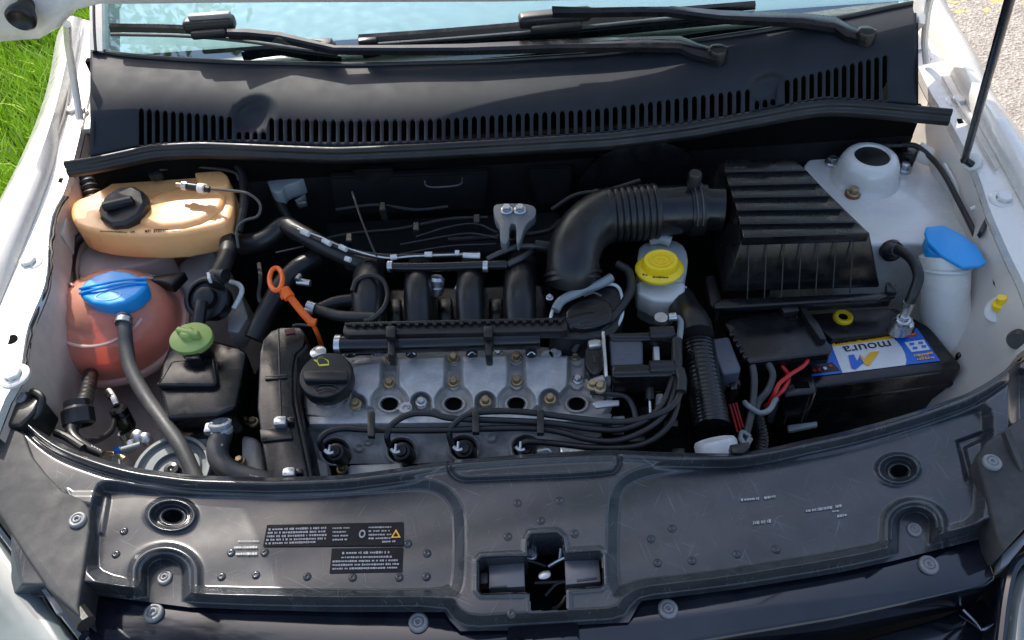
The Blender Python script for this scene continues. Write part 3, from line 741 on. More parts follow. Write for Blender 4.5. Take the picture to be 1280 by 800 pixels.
panR = [(763,740),(764,640),(768,612),(786,594),(825,583),(905,577),(980,569),(1080,550),(1190,516),(1238,500),(1236,560),(1228,600),(1226,655),(1180,667),(1116,683),(1047,698),(925,718),(862,727),(800,733),(780,742)]
center = [(577,560),(767,560),(764,640),(763,740),(750,752),(600,756),(584,748),(578,725),(577,650)]
sl1 = sdpoly(X,Y,roundpoly(panL)); sr1 = sdpoly(X,Y,roundpoly(panR)); 
# arches
def arch(cx, cy, r, tilt=0):
    u = X-cx-(Y-cy)*tilt; v = Y-cy
    d = np.where(v<0, np.hypot(u, v*1.25), np.abs(u)); return r-d
aL = arch(206,716,27,.0); aR = arch(1143,655,24,-.02)
# overall shelf (anything above the front band)
shelfpoly = [(100,400),(1270,380),(1270,652),(1222,660),(1116,690),(1047,705),(925,725),(862,733),(800,740),(786,752),(775,768),(724,771),(635,776),(588,779),(568,768),(560,752),(420,753),(308,751),(236,748),(112,735),(80,740),(0,740),(0,400)]
sh = sdpoly(X,Y,roundpoly(shelfpoly,it=1))
sh = np.minimum(sh, np.minimum(-aL, -aR))
base = B_ + (C_-B_)*rmp(sh,-4,9)
pan = np.maximum(sl1, sr1)
pan = np.minimum(pan, 1e9)
zpan = A_
low = np.minimum(base, C_ - (C_-A_)*rmp(pan,-5,9))
# the arch keeps a raised rib round its pocket
ribL = np.exp(-((aL+12)/5.5)**2)*.006*(Y<748); ribR = np.exp(-((aR+11)/5)**2)*.006*(Y<690)
Z = low + ribL + ribR
# rear bead and groove behind the pans
db = Y-bk[None,:]
Z = Z + .005*np.exp(-((db-7)/4.)**2) - .009*sst(5-db,0,6)
gm = sst(X,540,500)+sst(X,800,850)
Z = Z - .005*np.exp(-((db-17)/3.5)**2)*np.clip(gm,0,1)
# raised oblong at the rear of the centre block
ob = sdpoly(X,Y,roundpoly([(562,585),(566,574),(762,566),(773,570),(772,583),(762,592),(600,598),(574,599)]))
Z = Z + .0045*sst(ob,-1.5,4) - .003*np.exp(-((ob+3)/2.)**2)
# funnels
for cx,cy,rx,ry,hx_,hy_ in ((214,644,30,20,216,646),(1123,586,26,18,1124,589)):
    d = np.hypot((X-cx)/rx,(Y-cy)/ry)
    Z += .007*np.exp(-((d-.92)/.14)**2) - .006*sst(1-d,0,.35)
    d2 = np.hypot((X-hx_)/rx,(Y-hy_)/ry)
    Z += .004*np.exp(-((d2-.52)/.1)**2) - .022*sst(.42-d2,0,.12)
# L-shaped embosses near the corner panels
eL = sdpoly(X,Y,[(84,612),(90,616),(137,616),(137,626),(130,668),(122,668),(122,634),(84,628)])
Z += .003*sst(eL,-3,5); 
eR = sdpoly(X,Y,[(1196,552),(1240,536),(1240,544),(1206,560),(1216,600),(1208,600)])
Z += -.006*sst(eR,-3,3)
# latch cross-shaped opening
cross = [(660,676),(664,669),(696,667),(703,673),(706,692),(750,690),(753,695),(754,730),(750,733),(708,737),(709,763),(664,764),(661,741),(602,742),(598,737),(598,702),(602,698),(659,695)]
cx_ = sdpoly(X,Y,cross)
Z += .0025*np.exp(-((cx_+3)/2.5)**2) 
mask = (cx_ < 1.0)
# slight waviness
Z += .0007*np.sin(X/47.+Y/31.)*np.cos(Y/19.)
def ZL(x,y):
    i = np.argmin(np.abs(xs-x)); j = np.argmin(np.abs(Y[:,i]-y)); return float(Z[j,i])
gridmesh('cover_shell', X, Y, Z, slamm, lock, mask)
# wall of the latch opening and of the rear edge
bm = bmesh.new(); n_=len(cross)
cr = [P(x,y,ZL(x,y-3 if y<705 else y+3)+.0005) for x,y in cross]
va=[bm.verts.new(p) for p in cr]; vb=[bm.verts.new(p+Vector((0,0,-.05))) for p in cr]
for i in range(n_): bm.faces.new((va[i],vb[i],vb[(i+1)%n_],va[(i+1)%n_]))
mk('opening_wall', bm, slamm, lock, smooth=False)
bm = bmesh.new(); pr=None
for k,x in enumerate(xs[::6]):
    a=bm.verts.new(P(x,float(BACK(x)),float(Z[0,k*6]))); b=bm.verts.new(a.co+Vector((0,0.002,-.05)))
    if pr: bm.faces.new((pr[0],pr[1],b,a))
    pr=(a,b)
mk('rear_edge', bm, slamm, lock)
for (x,y) in ((206,722),(1143,662)):
    put('panel_screw', ME_SCREW, P(x,y,ZL(x,y)+.001), lock, s=.85)
for (x,y) in [(155,664),(145,693),(289,691),(331,691),(277,721),(320,719),(384,721),(441,722),(499,722),(533,721),(534,692),(510,680),(647,629),(700,626),(676,651),(635,671),(718,667),(639,767),(840,661),(814,674),(822,704),(865,701),(921,693),(970,687)]:
    put('rivet', ME_RIVET, P(x,y,ZL(x,y)+.0002), lock)
# stickers
def quadlab(name, pts, z, m, parent, off=0.0008):
    bm = bmesh.new(); pp=[P(x,y,z) for x,y in pts]
    bm.faces.new([bm.verts.new(p+Vector((0,0,off))) for p in pp])
    return mk(name, bm, m, parent, smooth=False)
zs = ZL(400,670)+.0004
st1 = quadlab('warning_sticker', [(334,656.5),(504.5,653),(504.5,682),(329,683.5)], zs, stick, lock); st1['label']='long dark sticker with rows of tiny white print'
st2 = quadlab('warning_sticker', [(415,686),(504,684.5),(503,715),(412,716.5)], zs, stick, lock); st2['label']='shorter dark sticker with rows of tiny white print'
from mathutils.bvhtree import BVHTree
def surfcast(ob):
    wl_ = wloc(ob); vs = [v.co+wl_ for v in ob.data.vertices]
    return BVHTree.FromPolygons(vs, [tuple(p.vertices) for p in ob.data.polygons])
def prints(rows, z, m, parent, name='print', jit=.35, surf=None):
    """rows of illegible small print: short dashes of word length"""
    bm = bmesh.new(); rr = random.Random(5)
    tree = surfcast(surf) if surf else None
    def pt(x,y):
        if tree:
            d = ray(x,y).normalized(); h = tree.ray_cast(CAM, d)
            if h[0] is not None: return h[0] - d*.0008
        return P(x,y,z)+Vector((0,0,.0014 if not tree else 0))
    for x0,y0,x1,y1,h,gapp in rows:
        t = 0; L_ = x1-x0
        while t < L_:
            wl_ = rr.uniform(1.2,3.4)
            if t+wl_ > L_: break
            xa=x0+t; xb=xa+wl_; ya=y0+(y1-y0)*t/L_+rr.uniform(-.3,.3)*jit; hh_=h*rr.uniform(.7,1.1)
            bm.faces.new([bm.verts.new(pt(x,y)) for x,y in ((xa,ya-hh_/2),(xb,ya-hh_/2-.1),(xb,ya+hh_/2),(xa,ya+hh_/2))])
            t += wl_ + (rr.uniform(.5,.8) if rr.random()<.78 else gapp)
    o = mk(name, bm, m, parent, smooth=False); o['kind']='stuff'; return o
rw=[]
for k in range(5): rw.append((336-k*1.0,662.5+k*4.4,409-(k==4)*14,660.5+k*4.4,2.5,2.2))
for k in range(4): rw.append((416,661+k*4.8,438-(k%2)*3,660.5+k*4.8,2.0,2.0))
for k in range(4): rw.append((461,660+k*4.6,490-(k==1)*2,659.5+k*4.6,2.0,2.4))
rw.append((478,678,498,677,2.2,2))
prints(rw, zs, printw, st1)
rw=[(428,692,490,691,2.8,2.4),(427,697.5,491,696.5,2.2,1.4)]+[(416,702.5+k*4.6,499,701+k*4.6,2.4,2.2) for k in range(3)]
prints(rw, zs, printw, st2)
prints([(298,677,325,677,1.2,.3),(293,685,324,684.5,2.6,.6),(295,693,322,692.5,3.2,1)], zs, printw, lock, 'moulded_print')
zr = ZL(1000,640)
prints([(926,625.5,951,623.5,3.2,1.5),(955,623,972,620.5,3.2,.6),(941,654.5,964,651.5,4.2,2),(1007,639.5,1040,634.5,3.6,1.6),(1044,634,1055,631.5,3.4,.6),(1040,640,1049,639,1.6,1.5),(1046,646,1058,644,3,.4)], zr, printw, lock, 'moulded_print')
def tri(cx,cy,s_,z,m,parent,off,name):
    bm=bmesh.new(); bm.faces.new([bm.verts.new(P(cx+a*s_,cy+b*s_,z)+Vector((0,0,off))) for a,b in ((-1,.8),(1,.75),(0.05,-.95))]); return mk(name,bm,m,parent,smooth=False)
tri(495,668,6.2,zs,laby,st1,.0014,'warning_triangle'); tri(495,668.8,3.4,zs,stick,st1,.0018,'warning_triangle_centre')
bm=bmesh.new(); lathe(bm,[(.0036,0),(.0036,.0003),(.0022,.0003),(.0022,0)],P(453,668,zs)+Vector((0,0,.0012)),seg=14,sy=1.4); mk('pictogram', bm, printw, st1)

# latch inside the cross opening
latch = thing('hood_latch', 'metal hood latch inside the cross-shaped opening of the front panel', 'latch', tuple(P(685,715,.86)))
zl=.884
latchm = mat('grey_coated_latch_steel', (.17,.17,.18), .4, metal=.2, bump=.2, dust=.3, dustc=(.16,.15,.13))
bm = slab([(611,704),(655,700),(656,733),(611,736)], zl, zl-.02, .001); mk('left_plate', bm, latchm, latch)
bm = slab([(706,697),(748,693),(751,727),(707,731)], zl, zl-.02, .001); mk('right_plate', bm, latchm, latch)
bm = slab([(600,716),(610,715),(610,729),(600,730)], zl-.004, zl-.02, .001); mk('side_clip', bm, greyrub, latch)
for q_ in ([(613,733),(634,731.5),(634,734),(613,735)],[(721,724),(746,721),(746,724),(721,727)]):
    bm = slab(q_, zl+.001, zl-.002, .0005); mk('plate_rib', bm, greyrub, latch)
for pts in ([(655,700,.874),(668,703,.868),(682,708,.862)],[(706,697,.874),(696,702,.868),(686,708,.862)],[(668,729,.868),(690,728,.866),(708,727,.868)],[(659,686,.872),(664,678,.88)],[(700,700,.87),(702,680,.875)],[(708,727,.868),(695,731,.866),(682,745,.86)],[(690,762,.87),(700,757,.868),(708,745,.868)]):
    bm = bmesh.new(); tube(bm,[P(*p) for p in pts],.0022,seg=8); mk('latch_spring', bm, steel if random.random()<.4 else plastic, latch)
bm = slab(roundpoly([(672,716),(686,711),(690,718),(684,724),(673,724)]), .868, .85, .001); mk('catch_pawl', bm, steel, latch)
bm = slab([(640,660),(720,655),(730,770),(640,775)], .835, .82, 0); slab([(590,690),(765,680),(765,745),(590,755)], .836, .822, 0, bm=bm); mk('latch_housing', bm, deep, latch)
put('latch_bolt', ME_BOLT_S, P(664,694,.862), latch, s=.8)

# corner panels
cp = thing('corner_trim_panel', 'matt grey corner trim panel with one screw at the left headlight', 'trim panel', tuple(P(60,680,.9)), 'corner trim panels beside the front panel')
zc=.9055
bm = slab([(-30,528),(12,530),(30,543),(40,570),(58,593),(78,613),(103,624),(112,636),(111,665),(97,758),(100,772),(60,738),(-30,600)], zc, .86, .004, 3)
mk('panel', bm, cornerm, cp, ang=50)
put('panel_screw', ME_SCREW, P(97,650,zc+.0015), cp)
bm = slab([(-20,488),(22,490),(40,487),(52,495),(44,512),(37,520),(24,532),(8,532),(-20,526)], .912, .86, .004, 3); mk('end_tab', bm, plastic, cp)
for q in ((25,497),(1,512),(4,536)): put('panel_screw', ME_SCREW, P(q[0],q[1],.9135 if q[1]<530 else .9075), cp, s=.8)
bm = TB([(40,489,.915),(50,494,.915),(53,502,.912),(49,515,.905),(42,523,.902)], 4.4); mk('bump_stop', bm, rubber, cp)
bm = bmesh.new(); tube(bm,[P(x,y,.893) for x,y in ((-20,600),(10,645),(55,707),(108,780))], .010, seg=10); mk('edge_seal', bm, rubber, cp)
cp = thing('corner_trim_panel', 'dark grey corner trim panel with one screw at the right headlight', 'trim panel', tuple(P(1255,620,.9)), 'corner trim panels beside the front panel')
bm = slab([(1221,572),(1232,552),(1250,540),(1300,505),(1330,600),(1290,650),(1256,688),(1246,668),(1234,619)], zc, .86, .004, 3); mk('panel', bm, cornerm, cp, ang=50)
put('panel_screw', ME_SCREW, P(1240,578,zc+.0015), cp, s=1.05)
bm = bmesh.new(); ribbon(bm,[[P(1251,542,zc+.002),P(1262,565,zc+.002),P(1276,590,zc+.001)],[P(1256,540,zc+.009),P(1264,560,zc+.008),P(1277,588,zc+.002)],[P(1262,536,zc),P(1272,560,zc),P(1280,586,zc)]],n=8); mk('raised_fold', bm, cornerm, cp)

# grille trim
gr = thing('grille_trim', 'glossy blue-black painted trim strip in front of the front panel', 'grille trim', tuple(P(640,790,.86)))
zt=.8625
gp = [(116,735),(236,742),(560,750),(585,765),(600,778),(770,768),(790,745),(862,728),(1047,700),(1224,660),(1246,724),(1233,732),(1050,772),(862,804),(700,824),(400,835),(110,828),(104,800)]
bm = slab(gp, zt, .80, .004, 3); mk('painted_strip', bm, gloss, gr, ang=50)
for q in ((192,766),(523,778),(835,761),(1161,706)): put('trim_screw', ME_SCREW, P(q[0],q[1],zt+.002), gr, s=1.08)
bm = slab([(634,782),(724,776),(726,830),(630,835)], zt+.006, .81, .003); mk('emblem_mount', bm, gloss, gr)
lg = thing('lower_grille', 'dark grille frame below the painted trim, at the bottom right', 'grille', tuple(P(1100,790,.8)))
bm = slab([(1000,822),(1180,770),(1232,745),(1246,790),(1262,860),(900,880)], .80, .76, .004,3); mk('grille_shell', bm, gloss, lg)
bm = bmesh.new(); tube(bm,[P(1204,762,.805),P(1225,785,.80),P(1236,815,.79)],.0015,seg=6); mk('bright_edge', bm, steel, lg)
bm = slab([(1246,718),(1268,724),(1262,800),(1240,810),(1246,770)], .845, .80, .004,3); mk('side_post', bm, gloss, lg)
# headlights
hl = thing('headlight', 'headlight lens at the bottom left corner beside the grey trim panel', 'headlight', tuple(P(20,740,.87)), 'headlights')
bm = slab([(-60,640),(-5,655),(25,700),(60,755),(92,800),(80,860),(-60,860)], .872, .80, .015, 4); mk('lens', bm, headl, hl, ang=60)
bm = bmesh.new(); tube(bm,[P(-20,632,.88),P(25,690,.88),(P(60,738,.88)),P(105,795,.88)],.006,seg=8); mk('bezel', bm, gloss, hl)
bm = slab([(55,742),(72,745),(82,765),(70,768)], .886,.87,.002); slab([(84,770),(96,774),(104,790),(92,788)],.884,.87,.002,bm=bm); mk('adjuster_clip', bm, screwm, hl)
hl = thing('headlight', 'headlight lens at the bottom right corner below the grey trim panel', 'headlight', tuple(P(1275,760,.87)), 'headlights')
bm = slab([(1262,745),(1270,715),(1290,695),(1340,680),(1340,860),(1255,860)], .865, .80, .015, 4); mk('lens', bm, headl, hl, ang=60)
bm = bmesh.new(); tube(bm,[P(1290,690,.875),P(1268,708,.875),P(1258,745,.87),P(1250,810,.86)],.005,seg=8); mk('bezel', bm, gloss, hl)
bm = slab([(1252,692),(1285,660),(1290,668),(1262,704),(1250,712)], .88,.86,.003); mk('adjuster_clip', bm, screwm, hl)

# ================================================================== LEFT SIDE TANKS
# --- cold start / washer tank (cream-orange)
t = thing('fluid_reservoir', 'cream and orange translucent reservoir with a black knurled cap at the back left', 'reservoir', tuple(P(190,290,.80)))
def blob_slab(pix, z1, z0, bev, seg=5, sub=0, wob=0):
    bm = slab(pix, z1, z0, bev, seg)
    if wob:
        for v in bm.verts: v.co += Vector((1,1,1))*wob*noise.noise(v.co*25)
    return bm
bm = blob_slab(roundpoly([(86,268),(90,250),(120,240),(160,214),(225,206),(262,206),(288,222),(294,250),(286,278),(262,284),(210,294),(140,292),(96,284)],it=1), .915, .862, .020, 6)
tank_b = mk('tank_body', bm, cream, t, ang=80)
bm = blob_slab(roundpoly([(180,246),(215,234),(262,232),(284,240),(276,262),(240,280),(190,284),(165,272)],it=1), .922, .88, .012, 5)
mk('raised_lobe', bm, cream, t, ang=80)
bm = blob_slab(roundpoly([(240,212),(258,206),(282,214),(288,228),(276,236),(250,232)],it=1), .925, .88, .012, 5); mk('rear_lobe', bm, cream, t, ang=80)
c = P(152,256,.936); s = S(c)*1.07
bm = bmesh.new(); lathe(bm,[(26*s,-.030),(28*s,-.014),(27.5*s,-.004),(24*s,.001),(0,.002)],c,axis=(-.05,-.25,1),seg=60,rf=lambda a,z: 1+(.035 if math.sin(a*10)>0 else 0)); cap=mk('cap', bm, plastic, t, ang=30)
bm = box(c+Vector((-.002,-.004,.006)),(.046,.013,.014),rot=.25,bev=.004,seg=3); mk('cap_grip', bm, plastic, cap)
for (a,b,m_,r_) in (((221,231,.945),(229,232,.945),gold,3),((229,232,.945),(235,233,.945),steel,6),((235,233,.945),(250,235,.945),rubber,5),((249,235,.945),(256,236,.945),milk,6.5),((256,236,.945),(262,237,.944),rubber,4)):
    bm = TB([a,b], r_, seg=14); mk('nozzle', bm, m_, t)
prints([(125,289,160,290.5,1.3,.4),(163,290,172,289,2.6,1),(181,289,191,288,3.6,.8),(192,288.5,211,286,4.6,.8),(213,282,222,280,6.5,.5),(214,288,227,287,1.8,.5)], .9015, labk, t, surf=tank_b)
hose = TB([(260,236,.944),(285,238,.95),(310,242,.95),(325,255,.945),(322,270,.935),(305,276,.925),(296,288,.91),(298,310,.89)],1.8,seg=8)
top('thin_hose', hose, greyrub, 'thin grey hose looping from the nozzle of the cream reservoir', 'hose')
# --- coolant expansion tank
def shell_mat():
    m = mat('translucent_tank_shell', (.92,.42,.29), .16, var=.12, vscale=9, bump=.04, coat=.6, dust=.2, dustc=(.75,.6,.5))
    n = m.node_tree.nodes; L = m.node_tree.links.new
    tr = n.new('ShaderNodeBsdfTransparent'); tr.inputs[0].default_value=(1,.80,.72,1); lw = n.new('ShaderNodeLayerWeight'); lw.inputs[0].default_value=.35
    mr = n.new('ShaderNodeMapRange'); mr.inputs[3].default_value=.42; mr.inputs[4].default_value=.95; L(lw.outputs['Facing'], mr.inputs[0])
    mx = n.new('ShaderNodeMixShader'); L(mr.outputs[0], mx.inputs[0]); L(tr.outputs[0], mx.inputs[1]); L(n['Principled BSDF'].outputs[0], mx.inputs[2]); L(mx.outputs[0], n['Material Output'].inputs[0])
    return m
shellm = shell_mat()
t = thing('coolant_tank', 'round pink-orange coolant expansion tank with a wide blue cap', 'coolant tank', tuple(P(155,420,.70)))
c = P(149,410,.80); s = S(c); ax = Vector((0,-.22,1)).normalized()
RX = 80*s
prof=[(0,-.075),(.35,-.072),(.66,-.058),(.90,-.032),(1.0,-.006)]
bm = bmesh.new(); lathe(bm,[(r*RX,z) for r,z in prof],c,axis=ax,seg=56,sy=.92); mk('lower_shell', bm, shellm, t, ang=80)
bm = bmesh.new(); lathe(bm,[(r*RX*.94,z*.93) for r,z in prof]+[(RX*.94,.002),(.92*RX,.020),(.86*RX,.030),(0,.030)],c,axis=ax,seg=48,sy=.92); mk('coolant_liquid', bm, mat('coolant_liquid',(.95,.17,.05),.25,var=.15,bump=0,coat=.3), t, ang=60)
bm = bmesh.new(); lathe(bm,[(RX,.002),(.985*RX,.018),(.90*RX,.042),(.76*RX,.060),(.58*RX,.071),(.50*RX,.073),(.48*RX,.078),(0,.079)],c,axis=ax,seg=56,sy=.92); mk('upper_shell', bm, shellm, t, ang=80)
bm = bmesh.new(); lathe(bm,[(RX*.99,-.007),(RX*1.07,-.008),(RX*1.10,-.003),(RX*1.10,.003),(RX*1.07,.007),(RX*.99,.004)],c,axis=ax,seg=56,sy=.92); mk('seam_flange', bm, coolseam, t)
q = ax.to_track_quat('Z','Y').to_matrix()
for a0 in (0.75, 2.4, 3.5):   # moulded vertical ribs
    pts=[c+q@Vector((math.cos(a0)*r*RX*1.005,math.sin(a0)*r*RX*.93,z)) for r,z in ((1.0,.004),(.985,.02),(.90,.044),(.76,.062),(.58,.073))]
    bm = bmesh.new(); tube(bm,pts,.0022,seg=8); mk('moulded_rib', bm, coolseam, t)
bm = bmesh.new(); pts=[c+q@Vector((math.cos(a)*RX*.72,math.sin(a)*RX*.66,.063)) for a in np.linspace(3.6,5.9,16)]; tube(bm,pts,.0025,seg=8); mk('moulded_rib', bm, coolseam, t)
# blue eye-shaped cap
zc2=.892
eye=[(97,366),(103,353),(118,343),(140,336),(162,339),(184,349),(184,357),(172,369),(155,378),(136,382),(115,379),(102,372)]
bm = slab(eye, zc2, zc2-.030, .006, 4, taper=-.06); cap = mk('cap', bm, blue, t, ang=50)
for off in (-3,3):
    bm = TB([(99,364+off,zc2+.001),(125,358+off*.8,zc2+.004),(155,352+off*.7,zc2+.004),(184,351+off,zc2+.001)],1.7,seg=10); mk('grip_ridge', bm, blue, cap)
bm = bmesh.new(); lathe(bm,[(.019,0),(.019,.0008),(.017,.0008),(.017,0)],P(135,370,zc2),seg=24,sy=.5); mk('moulded_ring', bm, blue, cap)
bm = TB([(152,392,.868),(155,402,.862)],7,seg=14); mk('spout', bm, coolseam, t)
bm = bmesh.new(); lathe(bm,[(.0115,-.005),(.0132,-.004),(.0132,.004),(.0115,.005)],P(155,402,.866),axis=(0,-1,-.2),seg=20); top('hose_clamp', bm, steel, 'steel spring clamp on the spout of the pink coolant tank', 'hose clamp')
bm = TB([(155,396,.868),(156,412,.862),(158,435,.85),(164,462,.84),(182,496,.83),(206,530,.825),(228,562,.82),(246,600,.81)],9,seg=16)
top('coolant_hose', bm, greyrub, 'long grey rubber hose running from the pink tank down to the front', 'hose')
bm = slab([(165,350),(190,344),(232,338),(214,356),(200,352)],.86,.84,.004,3); top('wiring_sleeve', bm, rubber, 'black wiring sleeve behind the blue cap of the pink tank', 'wiring')
# bracket with white spring in front of the strut tower
bm = TB([(95,352,.86),(108,349,.865),(125,343,.868)],2.5,seg=8); top('bracket_wire', bm, steel, 'short bright metal bracket behind the blue cap', 'bracket')
bm = TB([(106,292,.87),(94,306,.865),(88,332,.86),(90,362,.86),(86,396,.85)],6,seg=12); top('black_hose', bm, rubber, 'black hose curving down between the left inner wing and the tanks', 'hose')
# bellows behind the cream reservoir
def corr(pts, r, nrib, amp=.10, seg=20, n=20):
    bm = bmesh.new(); return tube(bm, pts, r, seg=seg, n=n, rf=lambda t_: r*(1+amp*math.sin(t_*nrib*2*math.pi)))
bm = corr([P(104,216,.90),P(112,232,.895),P(118,252,.88)], 11*S(P(110,232,.9)), 7, .12); top('rubber_bellows', bm, rubber, 'ribbed black rubber bellows beside the black knurled cap', 'bellows')
# --- power steering reservoir
t = thing('power_steering_reservoir', 'black box-shaped fluid reservoir with an olive green cap', 'reservoir', tuple(P(255,480,.70)))
bm = slab([(212,428),(240,420),(268,424),(300,432),(309,440),(303,470),(296,508),(272,520),(208,524),(196,480),(200,455)], .835, .775, .007, 3, taper=-.03); mk('housing', bm, satin, t, ang=45)
bm = slab([(196,482),(214,450),(268,446),(272,478),(264,482)], .846, .815, .006, 3); mk('housing_top', bm, satin, t, ang=45)
bm = slab([(198,512),(266,508),(300,486),(306,492),(298,512),(272,524),(204,526)], .80, .785, .003, 3); mk('housing_ledge', bm, satin, t)
bm = slab([(208,517),(272,512),(300,490),(305,494),(296,510),(272,519),(210,522)], .805, .80, .001, 2); mk('ledge_strip', bm, greyrub, t)
bm = bmesh.new(); c=P(238,421,.872); s=S(c)
lathe(bm,[(19*s,-.028),(20*s,-.012)],c,seg=28); mk('neck', bm, satin, t)
bm = bmesh.new(); lathe(bm,[(20*s,-.012),(26*s,-.011),(27*s,-.005),(26.5*s,-.001),(22*s,.001),(9*s,.002),(0,.002)],c,axis=(0,-.1,1),seg=36,sy=.86); cap=mk('cap', bm, green, t, ang=40)
bm = box(c+Vector((0,0,.008)),(.036,.010,.014),rot=-.35,bev=.004,seg=3); lathe(bm,[(.011,-.004),(.010,.010),(.007,.013),(0,.013)],c+Vector((-.002,0,0)),seg=18); mk('cap_grip', bm, green, cap)
bm = slab([(230,438),(248,437),(250,448),(232,450)],.862,.83,.002); mk('clip', bm, satin, t)
bm = TB([(197,480,.83),(262,474,.832)],1.5,seg=6); mk('moulded_edge', bm, greyrub, t)
# black valve with hose
t = thing('canister_valve', 'round black canister valve with a hose, behind the olive green cap', 'valve', tuple(P(258,372,.8)))
c=P(256,372,.86); s=S(c)
bm = bmesh.new(); lathe(bm,[(24*s,-.035),(25*s,-.015),(28*s,-.012),(28*s,-.002),(25*s,0),(22*s,.0),(21*s,-.006),(14*s,-.006),(13*s,.004),(8*s,.006),(0,.006)],c,axis=(-.1,-.55,1),seg=36); mk('body', bm, plastic, t, ang=40)
bm = TB([(252,378,.87),(250,392,.865),(247,412,.855)],8,seg=16); mk('outlet', bm, plastic, t)
bm = TB([(268,356,.88),(276,338,.885),(284,318,.885),(286,300,.88)],11,seg=16); mk('hose', bm, rubber, t)
bm = slab([(258,340),(262,340),(263,348),(259,348)],.90,.89,.0006); mk('white_mark', bm, tape, t)
bm = TB([(266,344,.885),(282,345,.89)],9,seg=14); mk('clip_ring', bm, rubber, t)
# white hook + side plate
bm = TB([(288,352,.85),(299,356,.85),(302,366,.848),(292,386,.84)],3.2,seg=10); top('white_hose_stub', bm, milk, 'small bent white plastic pipe beside the canister valve', 'pipe')
bm = slab([(284,390),(302,370),(310,396),(298,416),(284,414)],.80,.76,.004); top('grey_bracket', bm, alu, 'grey metal bracket plate under the bent white pipe', 'bracket')
bm = slab([(218,328),(250,306),(268,310),(262,345),(232,372),(222,350)],.80,.7,.02,5); top('white_duct', bm, whited, 'rounded white panel bulge between the cream tank and the canister valve', 'body panel')
# lower left bits
bm = corr([P(113,468,.81),P(109,490,.838),P(102,514,.86)], 9.5*S(P(112,490,.85)), 9,.05); top('convoluted_hose', bm, rubber, 'ribbed black hose going down below the pink tank', 'hose')
t = thing('hose_coupling', 'black hose coupling with printed sleeve at the lower left of the bay', 'coupling', tuple(P(98,530,.76)))
bm = bmesh.new(); c=P(97,516,.868); lathe(bm,[(.016,-.018),(.019,-.015),(.019,.004),(.015,.008),(.015,.016)],c,axis=(-.2,.9,.5),seg=24,rf=lambda a,z:1+.05*(math.sin(a*8)>0)); mk('collar', bm, plastic, t)
bm = TB([(93,528,.868),(90,542,.868),(104,556,.868),(128,568,.862)],(9,5),seg=14); slv=mk('sleeve', bm, rubber, t)
bm = TB([(70,541,.875),(84,547,.875),(104,560,.875)],5,seg=10); mk('side_hose', bm, rubber, t)
prints([(114,556.5,130,565,3.4,.8)], .807, printw, t, surf=slv)
bm = TB([(143,524,.80),(138,540,.82),(122,550,.84),(106,552,.86)],4,seg=10); top('black_pipe', bm, rubber, 'thin black pipe bending left from the sensor plug', 'pipe')
t = thing('pressure_sensor', 'small black and metal sensor plug standing below the pink tank', 'sensor', tuple(P(150,520,.76)))
c=P(150,516,.80)
bm = bmesh.new(); lathe(bm,[(.0105,-.028),(.0125,-.024),(.0125,-.006),(.011,-.004),(.0125,-.002),(.0125,.006),(.009,.009),(0,.009)],c,axis=(-.15,.35,1),seg=20); mk('body', bm, satin, t)
bm = TB([(145,505,.81),(141,496,.815),(136,488,.81)],3.5,seg=8); mk('wire', bm, tape, t)
bm = TB([(140,497,.815),(134,491,.81)],4.5,seg=8); mk('wire_sleeve', bm, rubber, t)
bm = bmesh.new(); lathe(bm,[(.009,-.03),(.009,.0),(.006,.0)],P(155,540,.775),axis=(-.15,.35,1),seg=14); mk('base', bm, steel, t)
bm = TB([(144,565,.80),(152,563,.80)],6,seg=14); o=top('blue_connector', bm, bluem, 'bright blue pipe connector beside the grey round disc', 'connector')
bm = TB([(152,563,.80),(176,556,.80)],4.5,seg=12); top('metal_pipe', bm, greyd, 'short metal pipe between the blue connector and the grey disc', 'pipe')
bm = TB([(128,567,.80),(144,568,.80),(156,574,.80)],3.5,seg=10); top('copper_pipe', bm, gold, 'short copper coloured pipe left of the blue connector', 'pipe')
bm = bmesh.new(); c=P(148,576,.785); lathe(bm,[(.010,-.02),(.011,0),(.008,.003),(0,.003)],c,axis=(0,-.2,1),seg=18); top('white_fitting', bm, tape, 'white cylindrical fitting below the blue connector', 'fitting')
bm = bmesh.new(); c=P(172,546,.79)
for dx_,dy_,r_ in ((0,0,.009),(.012,-.004,.008),(-.006,-.012,.006)): lathe(bm,[(r_,-.012),(r_,.004),(r_*.6,.006),(0,.006)],c+Vector((dx_,dy_,0)),axis=(.2,-.3,1),seg=12)
top('valve_fitting', bm, steel, 'small bright metal valve fitting above the grey disc', 'fitting')
t = thing('horn_disc', 'round grey horn disc partly hidden behind the front panel, under the grey hose', 'horn', tuple(P(215,580,.76)))
c=P(214,586,.80); s=S(c)
bm = bmesh.new(); lathe(bm,[(48*s,-.02),(49*s,-.004),(47*s,0),(43*s,0),(41*s,-.007),(36*s,-.008),(34*s,-.003),(24*s,-.003),(22*s,-.009),(9*s,-.009),(8*s,-.002),(5*s,-.001),(0,-.004)],c,axis=(.05,-.1,1),seg=48); mk('disc', bm, greyd, t, ang=30)
bm = bmesh.new(); lathe(bm,[(10*s,-.009),(9*s,-.001),(4*s,0),(0,-.003)],c+Vector((0,0,.002)),seg=20); mk('hub', bm, satin, t)
